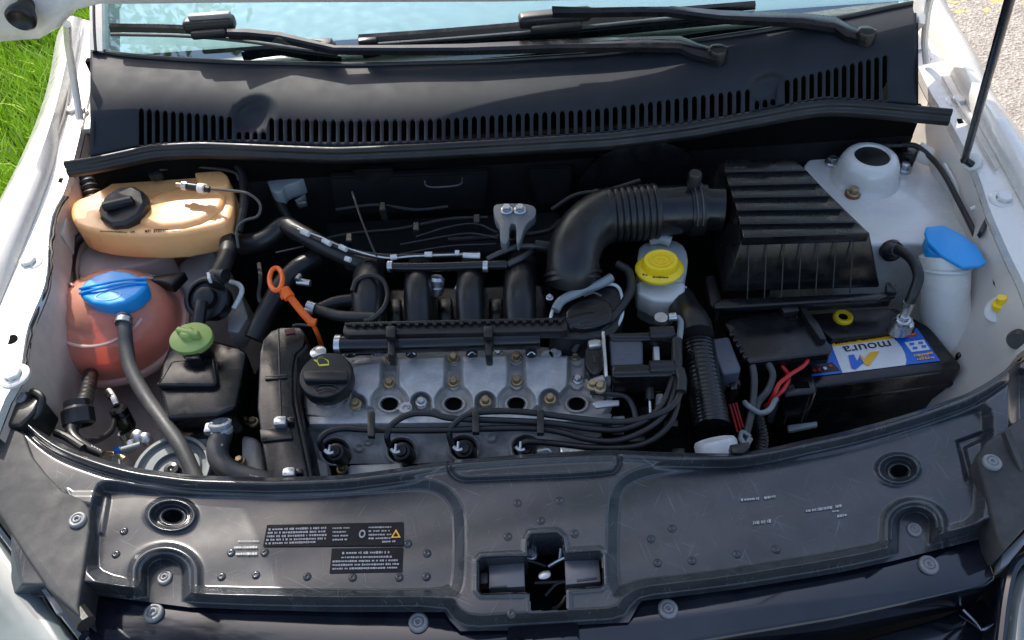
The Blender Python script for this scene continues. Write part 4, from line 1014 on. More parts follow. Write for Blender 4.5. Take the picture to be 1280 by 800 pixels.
# radiator hose with clamp
bm = TB([(277,543,.845),(272,560,.845),(276,578,.84),(296,592,.835),(335,603,.83),(360,612,.82)],(14,12.5),seg=20); h2=top('radiator_hose', bm, greyrub, 'thick grey hose with white printed marks bending right behind the front panel', 'hose')
prints([(272,553,274,562,2.6,1),(276,556,279,567,2.6,1),(312,594,324,597,2,1)], .858, printw, h2, surf=h2)
t = thing('hose_clamp', 'ribbed pale metal clamp on top of the thick grey hose', 'hose clamp', tuple(P(276,535,.85)))
c=P(276,537,.85); s=S(c)
bm=bmesh.new(); lathe(bm,[(11*s,.012),(14*s,.010),(14*s,.006),(12.5*s,.005),(12.5*s,.002),(14.5*s,.001),(14.5*s,-.004),(12.5*s,-.005),(12.5*s,-.012)],c,axis=(0,.6,1),seg=26,rf=lambda a,z:1+.04*math.sin(a*14)); mk('band', bm, alu, t)
bm=box(P(262,536,.855),(.012,.016,.010),bev=.003); mk('screw_block', bm, steel, t)
bm = slab([(222,528),(262,528),(262,560),(240,566),(222,548)],.78,.7,.01,3); top('cream_bracket', bm, whited, 'sunlit cream metal bracket beside the hose clamp', 'bracket')
bm = slab([(300,540),(322,545),(332,600),(300,600)],.77,.7,.01,3); top('engine_mount', bm, alud, 'grimy metal engine mount between the thick grey hose and the belt cover', 'engine mount')
for i_,p_ in enumerate(((317,528),(300,577))): put('mount_bolt', ME_BOLT_G, P(p_[0],p_[1],.775), bpy.data.objects['engine_mount'])
# ================================================================== ENGINE
eng = thing('engine', 'four cylinder engine with cast aluminium valve cover in the middle of the bay', 'engine', tuple(P(560,520,.5)))
# valve cover heightfield
xs2 = np.arange(376,772,1.1); ys2 = np.arange(434,530,1.0); X2,Y2 = np.meshgrid(xs2, ys2)
lanes=[487,567,645.5,721]; 
outl=[(380,500),(384,470),(400,446),(440,443),(448,446),(500,440),(560,438),(640,436),(700,434),(740,437),(744,455),(752,470),(764,486),(766,500),(760,512),(748,526),(600,527),(384,527)]
so_ = sdpoly(X2,Y2,roundpoly(outl,it=1))
ZT=.856
plate=[(446,444),(735,439),(745,452),(742,512),(445,516),(440,500),(425,512),(424,500),(452,470)]
sp = sdpoly(X2,Y2,roundpoly([(428,446),(736,440),(744,456),(738,510),(455,516),(446,494),(432,486)],it=1))
lane = np.full(X2.shape,-99.)
for lx in lanes:
    v = np.clip(Y2,430,504); d1 = 8.5-np.abs(X2-lx)
    d1 = np.where(Y2<505,d1,-99)
    d2 = 21-np.hypot(X2-lx,(Y2-503)*1.15)
    k=6.; mxx=np.maximum(d1,d2); lane = np.maximum(lane, mxx+ 1.8*np.exp(-np.abs(d1-d2)/k))
boss = np.full(X2.shape,-99.)
for bx,by in ((445,506),(526.5,504),(607,503),(687.6,500)):
    d = 11-np.hypot(X2-bx,(Y2-by)); d=np.where(Y2>by,np.maximum(d,11-np.abs(X2-bx)),d); boss=np.maximum(boss,d)
pl = np.minimum(sp, -lane); pl = np.minimum(pl, -(boss))
Z2 = ZT-.020 + .020*sst(pl,-2.,4.5)
# bosses of the lower bolts and tube mouths
for bx,by in ((445,506),(526.5,504),(607,503),(687.6,500)):
    d = np.hypot(X2-bx,Y2-by); Z2 = np.maximum(Z2, ZT-.020+.012*sst(9.5-d,0,2.5))
for lx in lanes:
    d = np.hypot((X2-lx)/13.5,(Y2-505)/9.5); Z2 += .006*np.exp(-((d-1)/.2)**2); Z2 = np.where(d<.85, Z2-.03*sst(.85-d,0,.12), Z2)
    for by in (449,479):
        d=np.hypot(X2-lx,Y2-by); Z2=np.where(d<10,np.maximum(Z2,ZT-.019+.006*sst(10-d,0,2.5)),Z2)
# left ribbed end and top pads
for k_ in range(4):
    ax_,ay_,bx_,by_ = 398+k_*12, 505, 420+k_*8, 480
    tt=np.clip(((X2-ax_)*(bx_-ax_)+(Y2-ay_)*(by_-ay_))/((bx_-ax_)**2+(by_-ay_)**2),0,1)
    dd_=np.hypot(X2-ax_-tt*(bx_-ax_),Y2-ay_-tt*(by_-ay_)); Z2=np.maximum(Z2,np.where(X2<440,ZT-.018+.007*sst(3.5-dd_,0,3),-9))
for cx0,cy0 in ((452,449),(506,510)):
    d=np.hypot((X2-cx0)/13,(Y2-cy0)/5); Z2+=.0035*sst(1-d,0,.25)
Z2 += .0005*np.sin(X2/7.)*np.sin(Y2/5.)
Z2 = np.where(so_<2.5, Z2-.012*sst(2.5-so_,0,3), Z2)
def ZV(x,y): return float(Z2[int(np.clip((y-434)/1.0,0,len(ys2)-1)), int(np.clip((x-376)/1.1,0,len(xs2)-1))])
ridge_end=1
for lx in lanes:
    bm=bmesh.new(); p_=P(lx,505,ZT-.0225); lathe(bm,[(9.6*S(p_),-.001),(9.6*S(p_),.0008),(0,.0008)],p_,seg=24,sy=.92); mk('plug_tube_shade_disc', bm, deep, eng)  # dark disc stands in for the shade down the plug tube
vc = gridmesh('valve_cover', X2, Y2, Z2, alu, eng, so_>-1.2)
vc.data.materials.append(alud)   # the rough cast recesses between the machined plates hold the grime
zz_ = np.array([v.co.z for v in vc.data.vertices])+wloc(vc).z
for p_ in vc.data.polygons:
    if max(zz_[i] for i in p_.vertices) < ZT-.0085: p_.material_index = 1
bm = slab([(x,y) for x,y in outl], ZT-.026, .79, .004, 2); mk('cam_carrier', bm, alud, eng)
for (x,y) in [(489,450),(487,480),(567,449),(567,479),(645.5,447),(646,477.5),(719,445),(445,506),(607,503),(687.6,500),(748,485)]:
    put('cover_bolt', ME_BOLT_G, P(x,y,ZV(x,y)+.0005), vc, s=1.05)
for (x,y) in [(526.5,503),(722,475),(473,444),(622,442)]:
    put('cover_bolt', ME_BOLT_S, P(x,y,ZV(x,y)+.0005), vc, s=.9)
for (x,y) in ((684,446),(507,511),(694,443)):
    bm=bmesh.new(); lathe(bm,[(.0085,-.006),(.0085,.003),(.004,.003),(.0035,.001),(0,.001)],P(x,y,ZT-.004),seg=20); mk('machined_boss', bm, alu, vc)
# flange and head
xs3=np.arange(380,775,1.5); ys3=np.arange(522,612,1.3); X3,Y3=np.meshgrid(xs3,ys3)
Z3=.838-.0008*(Y3-522)-.012*sst(Y3,527,531)+.003*np.exp(-((Y3-556)/9.)**2)*np.sin(X3/13.)
for cx0,cy0 in ((419,564),(502,563),(580,560),(658,560)):
    d=np.hypot((X3-cx0)/19,(Y3-cy0)/17); Z3+=.004*np.exp(-((d-1)/.14)**2)-.03*sst(1-d,0,.3)
for cx0,cy0,r_ in ((449,559,7),(460,552,6),(614,546,8)):
    d=np.hypot(X3-cx0,Y3-cy0); Z3+=.003*sst(r_-d,0,2)-.003*sst(r_*.5-d,0,2)
hd_ = gridmesh('cylinder_head', X3, Y3, Z3, alud, eng, (X3>384+ (Y3-522)*.12)&(X3<765-(Y3-522)*.4))
bm = slab([(386,520),(765,516),(763,526),(386,530)],.842,.825,.002); mk('cover_gasket_flange', bm, alu, eng)
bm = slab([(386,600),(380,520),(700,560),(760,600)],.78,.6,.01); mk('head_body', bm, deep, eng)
bm = slab([(520,577),(640,571),(640,590),(520,595)],.80,.78,.006,3); mk('heat_shield', bm, brownhs, eng)
bm = slab([(434,580),(500,577),(512,590),(434,602)],.81,.79,.005,3); slb=mk('exhaust_cover', bm, alu, eng)
bm = slab([(645,562),(688,553),(694,565),(650,580)],.835,.815,.008,3); mk('bright_elbow', bm, steel, eng)
bm = slab([(697,553),(738,560),(736,572),(700,572)],.833,.815,.006,3); mk('bright_elbow', bm, steel, eng)
bm = slab([(378,560),(410,575),(415,612),(380,612)],.79,.72,.01); mk('front_bracket', bm, alud, eng)
put('head_bolt', ME_BOLT_G, P(428,587,.80), eng, s=1.0)
# oil cap
oc = thing('oil_filler_cap', 'round black oil filler cap with a yellow oil can symbol', 'oil cap', tuple(P(407,475,.86)))
c=P(407,468,.888); s=S(c)
bm=bmesh.new(); lathe(bm,[(30*s,-.026),(33*s,-.022),(34*s,-.006),(32.5*s,-.001),(31*s,0),(0,.001)],c,axis=(0,-.12,1),seg=60,rf=lambda a,z:1+(.012*math.sin(a*30) if z<-.004 else 0)); mk('cap_body', bm, plastic, oc, ang=30)
bm=slab([(378,468),(380,462),(433,462),(436,467),(434,474),(380,475)],.896,.885,.0025,3); mk('grip_bar', bm, plastic, oc)
# symbol
bm=bmesh.new(); zz=.8905
def seg_(pts,m=None,wd=1.1): tube(bm,[P(x,y,zz) for x,y in pts],wd*s,seg=6,smoothpath=False)
seg_([(396,451),(398,448),(405,448),(410,451),(411,456),(399,457),(396,451)],wd=.8); seg_([(399,457),(411,456)],wd=1.3); seg_([(393,450),(396,452)]); seg_([(398,447),(404,446)],wd=1)
mk('oil_can_symbol', bm, mat('yellow_print',(.75,.68,.05),.5,bump=0), oc, smooth=False)
bm=bmesh.new()
for pts in ([(393,485),(400,481),(416,481),(422,484)],[(396,489),(408,486),(420,488)]): tube(bm,[P(x,y,.8885) for x,y in pts],.0009,seg=6)
mk('moulded_mark', bm, satin, oc)
# timing belt cover
tc = thing('timing_belt_cover', 'tall black timing belt cover at the left end of the engine', 'engine cover', tuple(P(345,510,.8)))
bm=slab([(324,440),(328,424),(338,413),(352,408),(376,408),(383,418),(379,432),(369,440),(365,462),(366,500),(376,550),(386,600),(337,606),(328,560),(321,510)], .872, .70, .0035, 3, taper=.0); mk('outer_cover', bm, satin, tc, ang=45)
bm=slab([(366,428),(380,424),(386,432),(372,446),(371,490),(382,545),(392,600),(384,600),(364,500),(362,462)], .866, .72, .004,3); mk('inner_cover', bm, plastic, tc)
bm=slab([(324,536),(362,532),(366,548),(326,552)],.876,.865,.002); mk('joint_flange', bm, satin, tc)
bm=TB([(348,411,.8725),(349,440,.8725),(350,480,.8725),(352,530,.8725)],1.1,seg=6); mk('mould_line', bm, satin, tc)
bm=slab([(331,470),(358,467),(359,472),(331,475)],.8745,.87,.001,2); mk('cover_rib', bm, satin, tc)
for q in ((350,524),(361,588)):
    bm=slab([(q[0]-9,q[1]),(q[0]-6,q[1]-5),(q[0]+8,q[1]-5),(q[0]+7,q[1]+6),(q[0]-9,q[1]+7)],.884,.872,.003,2); mk('spring_clip', bm, steel, tc)
    bm=slab([(q[0]+8,q[1]-3),(q[0]+17,q[1]-4),(q[0]+17,q[1]+3),(q[0]+8,q[1]+4)],.88,.87,.002); mk('clip_block', bm, satin, tc)
bm=slab([(355,412),(368,410),(369,416),(357,418)],.8735,.872,.0003); mk('faded_red_mark', bm, mat('faded_red',(.10,.02,.02),.6,bump=0), tc)
bm=TB([(366,408,.862),(372,406,.862),(386,407,.862)],2,seg=8); mk('edge_lip', bm, greyrub, tc)
# small coolant flange right of cap
bm=bmesh.new(); lathe(bm,[(.011,-.01),(.011,.002),(.007,.004),(0,.004)],P(398,441,.876),seg=18); mk('lifting_stud', bm, steel, eng)
# dipstick
dp = thing('dipstick', 'orange oil dipstick handle with a finger ring', 'dipstick', tuple(P(393,404,.84)))
c=P(344,350,.925); s=S(c)
bm=bmesh.new(); ring=[P(345+8*math.cos(a),349+14*math.sin(a),.925) for a in np.linspace(0,2*math.pi,25)]; tube(bm,ring,3.1*s,seg=10,n=2,cap=False); mk('ring', bm, orange, dp)
bm=bmesh.new(); tube(bm,[P(355,362,.92),P(362,372,.915)],7*s,seg=10); tube(bm,[P(351,372,.915),P(365,366,.915)],3.2*s,seg=8); mk('collar', bm, orange, dp)
bm=bmesh.new(); tube(bm,[P(360,368,.915),P(376,388,.90),P(391,405,.882)],(4.8*s,4.8*s),seg=10); mk('stem', bm, orange, dp)
bm=bmesh.new(); tube(bm,[P(386,402,.886),P(395,404,.884)],5.5*s,seg=8); tube(bm,[P(391,405,.882),P(398,420,.86),P(404,440,.80)],3*s,seg=8); mk('tube_socket', bm, orange, dp); 
# fuel rail cover and rail
fr = thing('fuel_rail', 'long black fuel rail with a ribbed wiring channel above the valve cover', 'fuel rail', tuple(P(570,420,.86)))
bm=slab([(430,405),(704,398),(709,402),(709,412),(700,414),(434,419),(428,414)],.905,.890,.002,2); mk('wiring_channel', bm, plastic, fr)
bm=slab([(430,403),(704,396.5),(706,399),(432,406)],.909,.90,.001,2); mk('channel_rim', bm, satin, fr)
for i_ in range(24):
    x=440+i_*11.2; bm=slab([(x,404.5-(x-430)*.022),(x+5,404.4-(x-430)*.022),(x+5,407.5-(x-430)*.022),(x,407.6-(x-430)*.022)],.9105,.905,.0006,1); mk('channel_rib', bm, plastic, fr)
bm=TB([(424,431,.885),(520,429,.885),(675,424,.885)],12,seg=24); mk('rail_tube', bm, satin, fr)
bm=bmesh.new(); a_=P(420,431,.885); b_=P(427,431,.885); tube(bm,[a_,b_],13*S(a_),seg=24); mk('end_cap', bm, steel, fr)
for x in (488,610):
    bm=slab([(x-6,407),(x+6,406.5),(x+6,421),(x-6,421)],.912,.89,.002,2); slab([(x-4,416),(x+5,416),(x+5,444),(x-4,444)],.904,.88,.003,2,bm=bm); mk('rail_clip', bm, plastic, fr)
for x in (438,514,590,664):
    bm=TB([(x,433,.875),(x,444,.862)],7,seg=12); mk('injector', bm, plastic, fr)
    bm=TB([(x-5,444,.874),(x,440,.878),(x+5,443,.874)],.9,seg=6); mk('injector_clip', bm, steel, fr)
# intake runners
im = thing('intake_manifold', 'black plastic intake manifold with four round runners', 'intake manifold', tuple(P(560,380,.8)))
for x,w_ in ((462,20),(524,17),(589,17),(651,20)):
    bm=TB([(x,412,.865),(x-1,398,.872),(x-2,372,.885),(x-1,352,.885),(x+1,338,.862),(x+2,330,.82)],(w_,w_*1.03),seg=24); mk('runner', bm, plastic, im)
bm=slab([(436,360),(680,352),(690,410),(436,420)],.835,.76,.01,3); mk('plenum', bm, plastic, im)
for x in (492,556,620):
    bm=slab([(x-9,372),(x+9,371),(x+10,402),(x-10,403)],.85,.82,.004,2); mk('bridge', bm, satin, im)
bm=TB([(438,330,.87),(460,334,.88),(462,348,.885)],10,seg=14); mk('vacuum_port', bm, plastic, im)
bm=bmesh.new(); c=P(546,352,.885); lathe(bm,[(.009,-.02),(.011,-.014),(.011,-.008),(.009,-.006),(.0115,-.004),(.0115,.004),(.008,.008),(0,.008)],c,axis=(.15,.4,1),seg=18); mk('temperature_sensor', bm, steel, im)
bm=TB([(586,342,.88),(578,352,.88),(572,364,.875)],5,seg=10); mk('white_band', bm, tape, im)
# vacuum / brake pipe
vp=thing('vacuum_pipe', 'black pipe with steel clamps crossing behind the intake runners', 'pipe', tuple(P(560,334,.9)))
bm=TB([(484,334,.905),(540,334,.905),(600,332,.905),(634,331,.905)],6,seg=16); mk('pipe', bm, satin, vp)
for x in (488,607): 
    a_=P(x-3,333,.905); bm=bmesh.new(); tube(bm,[a_,P(x+3,333,.905)],7.4*S(a_),seg=16); mk('clamp', bm, steel, vp)
bm=TB([(609,324,.91),(625,316,.912),(648,308,.912),(672,308,.91),(686,308,.905)],3.2,seg=10); mk('upper_branch', bm, greyrub, vp)
bm=TB([(668,306,.91),(690,309,.905)],7,seg=12); mk('connector', bm, plastic, vp)
bm=TB([(634,331,.905),(652,322,.905),(664,314,.90)],4,seg=10); mk('lower_branch', bm, greyrub, vp)
# harness with white labels
hs=thing('wiring_harness', 'black wiring harness with white tape labels behind the intake manifold', 'wiring', tuple(P(480,310,.9)))
bm=TB([(300,306,.86),(330,300,.87),(355,282,.885),(372,290,.89),(410,310,.89),(450,328,.885),(470,334,.88)],(13,10),seg=16); mk('thick_hose', bm, rubber, hs)
bm=TB([(365,283,.90),(400,300,.905),(440,314,.905),(480,320,.905),(530,320,.905),(600,318,.905)],3.2,seg=10); mk('loom', bm, rubber, hs)
bm=TB([(372,286,.907),(400,296,.908),(430,309,.908),(480,322,.908),(520,320,.908),(600,317,.908)],1.1,seg=6); mk('thin_wire', bm, tape, hs)
for a_,b_ in (((377,289),(386,293)),((404,300),(413,305)),((425,308),(433,312)),((488,322),(496,321)),((531,318),(540,318)),((569,316),(574,316)),((579,319),(600,320)),((432,323),(438,325))):
    bm=TB([(a_[0],a_[1],.911),(b_[0],b_[1],.911)],3.4,seg=10); mk('white_label', bm, tape, hs)
for pts in ([(440,240,.93),(452,275,.93),(466,310,.915),(471,320,.91)],[(520,296,.90),(560,284,.90),(595,280,.90),(622,291,.90)],[(500,306,.9),(560,295,.9),(590,292,.9),(622,298,.9)],[(500,318,.9),(560,308,.9),(620,305,.9)],[(345,316,.87),(380,308,.88)]):
    bm=TB(pts,1.4,seg=6); mk('thin_wire', bm, rubber, hs)
bm=TB([(440,364,.905),(446,350,.91),(462,344,.912),(478,350,.91),(484,366,.905),(480,384,.905),(466,398,.905),(455,402,.905)],3,seg=10); top('looped_hose', bm, rubber, 'thin black hose making a round loop over the first intake runner', 'hose')
bm=TB([(394,386,.88),(420,394,.885),(450,396,.895),(470,397,.90)],7,seg=14); top('breather_hose', bm, rubber, 'black breather hose running right beside the orange dipstick', 'hose')
bm=TB([(383,383,.885),(393,386,.882)],8,seg=14); top('hose_clamp', bm, steel, 'dull metal clamp at the end of the breather hose by the dipstick', 'hose clamp')
bm=TB([(396,388,.87),(420,378,.875),(450,374,.875)],8,seg=14); top('dark_hose', bm, rubber, 'black hose behind the breather hose, left of the first runner', 'hose')
bm=TB([(318,424,.82),(336,386,.84),(362,345,.86),(396,322,.86)],13,seg=18); top('heater_hose', bm, rubber, 'fat black hose rising behind the orange dipstick', 'hose')
bm=TB([(324,330,.86),(326,350,.86),(324,372,.85),(335,392,.84)],3,seg=8); top('thin_black_cable', bm, rubber, 'thin black cable left of the orange dipstick', 'cable')
bm=TB([(372,352,.88),(388,354,.88)],4.5,seg=10); tube(bm,[P(371,350,.89),P(375,344,.89)],.004,seg=8); top('metal_fitting', bm, steel, 'small bright metal fitting right of the orange ring', 'fitting')
# lifting bracket
lb=thing('lifting_bracket', 'cast aluminium bracket with two bolts against the dark firewall', 'bracket', tuple(P(640,290,.9)))
bm=slab(roundpoly([(616,258),(622,254),(656,254),(670,258),(670,270),(662,276),(656,282),(650,304),(645,304),(646,280),(637,278),(636,304),(625,304),(625,282),(618,272)],it=1),.93,.915,.003,3); mk('plate', bm, mat('dull_bracket_metal',(.20,.21,.22),.5,metal=.4,var=.2,bump=.8,bscale=350,dust=.3,dustc=(.12,.11,.1)), lb)
for x in (633.5,650): put('bracket_bolt', ME_BOLT_S, P(x,263,.931), lb, s=1.1)
# throttle body
tb=thing('throttle_body', 'oval throttle body with grey rim between the manifold and the brake reservoir', 'throttle body', tuple(P(735,375,.85)))
ov=[(688,418),(684,398),(690,382),(704,370),(728,360),(752,354),(768,352),(778,360),(780,385),(776,406),(765,420),(720,424)]
bm=slab(roundpoly(ov,it=1),.885,.80,.006,3); mk('body', bm, plastic, tb, ang=50)
bm=TB([(687,402,.889),(692,386,.889),(706,373,.889),(730,363,.889),(756,356,.889),(770,357,.888),(777,368,.887),(778,392,.885),(772,408,.882)],2.1,seg=8); mk('grey_rim', bm, milk, tb)
bm=TB([(694,388,.892),(702,376,.895),(722,366,.895),(750,355,.895),(764,347,.895)],6,seg=14); mk('upper_band', bm, greyd, tb)
bm=slab(roundpoly([(703,392),(716,378),(740,370),(762,374),(768,388),(764,404),(716,412)],it=1),.895,.88,.006,3); mk('inner_dome', bm, satin, tb)
bm=TB([(730,370,.899),(742,366,.899),(752,370,.897)],1.4,seg=8); mk('dome_ridge', bm, greyrub, tb)
bm=slab([(680,346),(686,342),(694,352),(688,358)],.89,.87,.002); mk('ear', bm, plastic, tb)
put('screw', ME_BOLT_S, P(687,372,.897), tb, s=.6)
# intake duct
idt=thing('intake_duct', 'large ribbed black air intake duct curving from throttle body to air filter box', 'air duct', tuple(P(740,290,.85)))
pe=[P(716,350,.888),P(716,335,.905),P(718,315,.915),P(728,292,.92),(P(746,276,.92)),P(762,268,.92)]
bm=bmesh.new(); tube(bm,pe,(.036,.040),seg=36,n=8,smoothpath=True); mk('elbow', bm, plastic, idt, ang=60)
for yy,rr_ in ((352,.040),(345,.0415),(338,.039)):
    p_=P(716,yy,.888+(352-yy)*.0007); bm=bmesh.new(); tube(bm,[p_,p_+Vector((0,.004,.003))],rr_,seg=32); mk('elbow_collar', bm, plastic, idt)
p0=P(758,270,.92); p1=P(822,264,.92)
bm=bmesh.new(); R0=.0415
tube(bm,[p0,p1],R0,seg=40,n=160,rf=lambda t_: R0*(.96-.06*(abs(math.sin(t_*math.pi*8)) <.38)+.035*abs(math.sin(t_*math.pi*8))),smoothpath=True); mk('bellows', bm, plastic, idt, ang=75)
bm=bmesh.new(); tube(bm,[P(820,264,.92),P(862,262,.92)],.0365,seg=36); mk('sleeve', bm, satin, idt)
bm=bmesh.new(); tube(bm,[P(860,262,.92),P(876,261,.92)],.0395,seg=36); mk('clamp_ring', bm, plastic, idt)
bm=bmesh.new(); tube(bm,[P(876,261,.92),P(882,261,.92)],.037,seg=36); tube(bm,[P(882,261,.92),P(904,262,.92)],.032,seg=36); mk('box_spigot', bm, satin, idt)
fr_=P(868,262,.92)
bm=bmesh.new(); pts=[]
for a in np.linspace(.1,2.6,14): pts.append(fr_+Vector((0,-math.cos(a)*.0405,math.sin(a)*.0405)))
for dx_ in (-.004,.004): tube(bm,[p+Vector((dx_,0,0)) for p in pts],.0012,seg=6)
mk('clamp_band', bm, greyrub, idt)
bm=bmesh.new(); lathe(bm,[(.010,-.01),(.010,.012),(.008,.015),(0,.015)],P(868,226,.965),seg=18); mk('clamp_screw', bm, plastic, idt)
# brake fluid reservoir
br=thing('brake_fluid_reservoir', 'milky brake fluid reservoir with a bright yellow screw cap', 'reservoir', tuple(P(826,370,.82)))
bm=slab(roundpoly([(796,312),(806,302),(830,297),(852,302),(861,318),(858,345),(850,352),(800,350)],it=1),.878,.80,.008,4); mk('rear_chamber', bm, milkd, br, ang=60)
bm=slab([(797,350),(857,352),(856,366),(853,372),(840,377),(816,375),(797,366)],.872,.835,.005,4); mk('front_chamber', bm, milk, br, ang=60)
bm=slab([(795,354),(859,357),(858,366),(843,373),(820,372),(798,362)],.862,.856,.002,2); mk('seam_flange', bm, milk, br)
bm=slab([(798,362),(857,366),(853,374),(840,380),(816,378),(798,370)],.852,.80,.006,4,taper=-.04); mk('lower_chamber', bm, milkd, br, ang=60)
c=P(825,331,.905); s=S(c)
bm=bmesh.new(); lathe(bm,[(30*s,-.013),(30.5*s,-.008),(28*s,-.005),(23*s,-.002),(21.5*s,.010),(20.5*s,.012),(17*s,.012),(16*s,.0105),(0,.0105)],c,axis=(0,-.12,1),seg=60,sy=.78,rf=lambda a,z:1+(.02*(math.sin(a*16)>0) if -.003<z<.0105 else 0)); cap=mk('cap', bm, yellow, br, ang=30)
bm=bmesh.new(); lathe(bm,[(7*s,.0105),(7*s,.0118),(5*s,.0118),(5*s,.0105)],c+Vector((0,-.0015,0)),axis=(0,-.12,1),seg=20,sy=.78); lathe(bm,[(13*s,.0105),(13*s,.0116),(12*s,.0116),(12*s,.0105)],c+Vector((0,-.0015,0)),axis=(0,-.12,1),seg=28,sy=.78); mk('moulded_rings', bm, yellow, cap)
prints([(803,343,812,345,2,1),(816,346.5,836,347,2,.8)],.8935,labk,cap,'cap_print',surf=cap)
bm=TB([(812,300,.885),(826,298,.888),(838,302,.885)],7,seg=14); mk('inlet_stub', bm, milkd, br)
bm=bmesh.new(); lathe(bm,[(.012,-.03),(.012,0)],P(828,392,.80),axis=(0,0,1),seg=16); mk('brake_union', bm, steel, br)
# small hose over TB
bm=TB([(772,330,.90),(786,340,.90),(788,362,.895),(778,382,.89),(760,404,.885),(748,420,.875),(738,440,.86)],5.5,seg=12); top('curved_hose', bm, rubber, 'black hose curving down beside the brake fluid reservoir', 'hose')
bm=TB([(709,407,.89),(728,400,.89),(742,398,.888)],8.5,seg=16); top('channel_sleeve', bm, rubber, 'short black sleeve at the right end of the wiring channel', 'sleeve')
bm=TB([(732,402,.88),(727,420,.875),(718,440,.86)],6,seg=12); top('black_branch_hose', bm, rubber, 'black hose falling behind the right end of the valve cover', 'hose')
# ignition coil pack
ic=thing('ignition_coil', 'blue-grey ignition coil block with two thick black terminals', 'ignition coil', tuple(P(790,440,.85)))
bm=slab([(761,415),(804,414),(804,456),(764,458)],.895,.85,.004,3); mk('coil_block', bm, coilm, ic)
bm=slab([(762,414),(846,412),(846,424),(762,424)],.9,.86,.006,3); mk('terminal_arm', bm, satin, ic)
bm=slab([(764,454),(846,452),(846,468),(764,470)],.9,.86,.006,3); mk('terminal_arm', bm, satin, ic)
for y in (418,460):
    bm=TB([(812,y,.898),(842,y-1,.898)],9.5,seg=20); mk('terminal_boot', bm, rubber, ic)
bm=slab([(752,414),(756,413),(760,470),(756,471)],.90,.84,.001); mk('mount_plate', bm, steel, ic)
bm=slab([(816,428),(824,428),(825,450),(818,450)],.885,.86,.002); mk('pale_plate', bm, tape, ic)
bm=bmesh.new(); lathe(bm,[(.009,-.004),(.009,.004),(.0,.004)],P(826,399,.895),seg=14); lathe(bm,[(.006,0),(.006,.01),(0,.01)],P(836,397,.895),axis=(1,0,0.1),seg=12); top('metal_union', bm, steel, 'bright metal union above the ignition coil', 'fitting')
bm=TB([(846,396,.89),(851,405,.888),(848,430,.885)],4,seg=10); top('metal_elbow_pipe', bm, greyd, 'thin grey pipe elbow at the top right of the ignition coil', 'pipe')
# cam sensor connector and thermostat
cs=thing('camshaft_sensor', 'black connector plug beside the right end of the valve cover', 'sensor', tuple(P(743,450,.85)))
bm=slab(roundpoly([(731,434),(738,430),(752,430),(756,440),(754,462),(744,470),(735,462),(730,450)],it=1),.88,.84,.003,3); mk('plug', bm, satin, cs)
bm=slab([(734,425),(741,422),(752,423),(752,432),(736,434)],.885,.87,.003); mk('metal_clip', bm, steel, cs)
bm=slab([(741,444),(747,444),(747,453),(741,453)],.8815,.87,.001); mk('latch_tab', bm, plastic, cs)
th=thing('coolant_flange', 'grey cast coolant elbow with brass bolts at the right end of the engine', 'coolant flange', tuple(P(790,490,.84)))
bm=TB([(742,482,.865),(752,476,.87),(775,477,.87)],(8,6),seg=16); mk('elbow', bm, alud, th)
bm=TB([(776,477,.87),(806,479,.87),(828,477,.87)],5.5,seg=14); mk('pipe', bm, greyd, th)
bm=TB([(778,477,.87),(796,478,.87)],6.2,seg=14); mk('pipe_sleeve', bm, rubber, th)
for q in ((741,482),(750,485)): put('flange_bolt', ME_BOLT_G, P(q[0],q[1],.878), th)
bm=TB([(812,484,.87),(812,500,.865)],6,seg=14); mk('branch_connector', bm, plastic, th)
bm=TB([(812,500,.865),(813,518,.86)],1.5,seg=6); mk('branch_stem', bm, steel, th)
bm=slab([(764,483),(778,482),(778,490),(765,491)],.862,.85,.001); mk('bright_tag', bm, tape, th)
bm=slab([(740,504),(750,500),(774,500),(774,506),(745,510)],.868,.864,.001); mk('bracket_tab', bm, alu, th)
bm=TB([(738,490,.87),(760,492,.872),(782,496,.872),(791,508,.868),(795,523,.865)],3.6,seg=10); mk('small_hose', bm, rubber, th)
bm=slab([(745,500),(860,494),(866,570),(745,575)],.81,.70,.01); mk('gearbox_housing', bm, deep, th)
for (a0,b0,w0,h0) in ((765,520,16,10),(800,508,12,20),(830,525,18,8),(820,492,9,14),(752,528,10,12),(786,545,20,7),(840,560,16,8)):
    bm=slab([(a0,b0),(a0+w0,b0-1),(a0+w0,b0+h0),(a0,b0+h0)],.835,.80,.002); mk('dark_bracket', bm, random.choice([plastic,satin,alud,plastic]), th)
# spark plug leads
wires=[([(403,562,.862),(400,550,.875),(410,540,.88),(430,535.5,.88),(459,537,.878),(539,538,.878),(640,535,.878),(690,538,.878),(734,549,.875),(771,551,.875),(806,538,.88),(830,518,.885),(843,490,.89),(846,462,.892)],'lowest spark plug lead, from the first plug'),
 ([(487,557,.862),(484,545,.875),(491,530,.882),(512,518,.885),(539,517,.885),(566,523,.885),(640,526,.884),(690,529,.883),(740,536,.88),(775,537,.88),(805,526,.885),(828,505,.888),(842,470,.892)],'spark plug lead from the second plug'),
 ([(565,556,.862),(562,541,.875),(572,526,.885),(590,517,.889),(620,514,.889),(660,515.5,.889),(739,525,.886),(782,527,.886),(824,517,.889),(845,502,.892),(852,480,.894),(850,462,.896)],'spark plug lead from the third plug, uppermost in the bundle'),
 ([(650,556,.86),(662,552,.866),(690,554,.868),(739,559,.868),(787,559,.87),(815,550,.872),(836,532,.877),(845,512,.884),(848,495,.886)],'spark plug lead from the fourth plug, nearest the front panel')]
for pts,lab in wires:
    t=thing('spark_plug_lead', 'black '+lab, 'spark plug lead', tuple(P(*pts[0])), 'spark plug leads')
    bm=TB(pts,4.1,seg=12); mk('cable', bm, rubber, t)
    a_=P(*pts[-1]); b_=a_+Vector((0,.0,.0))
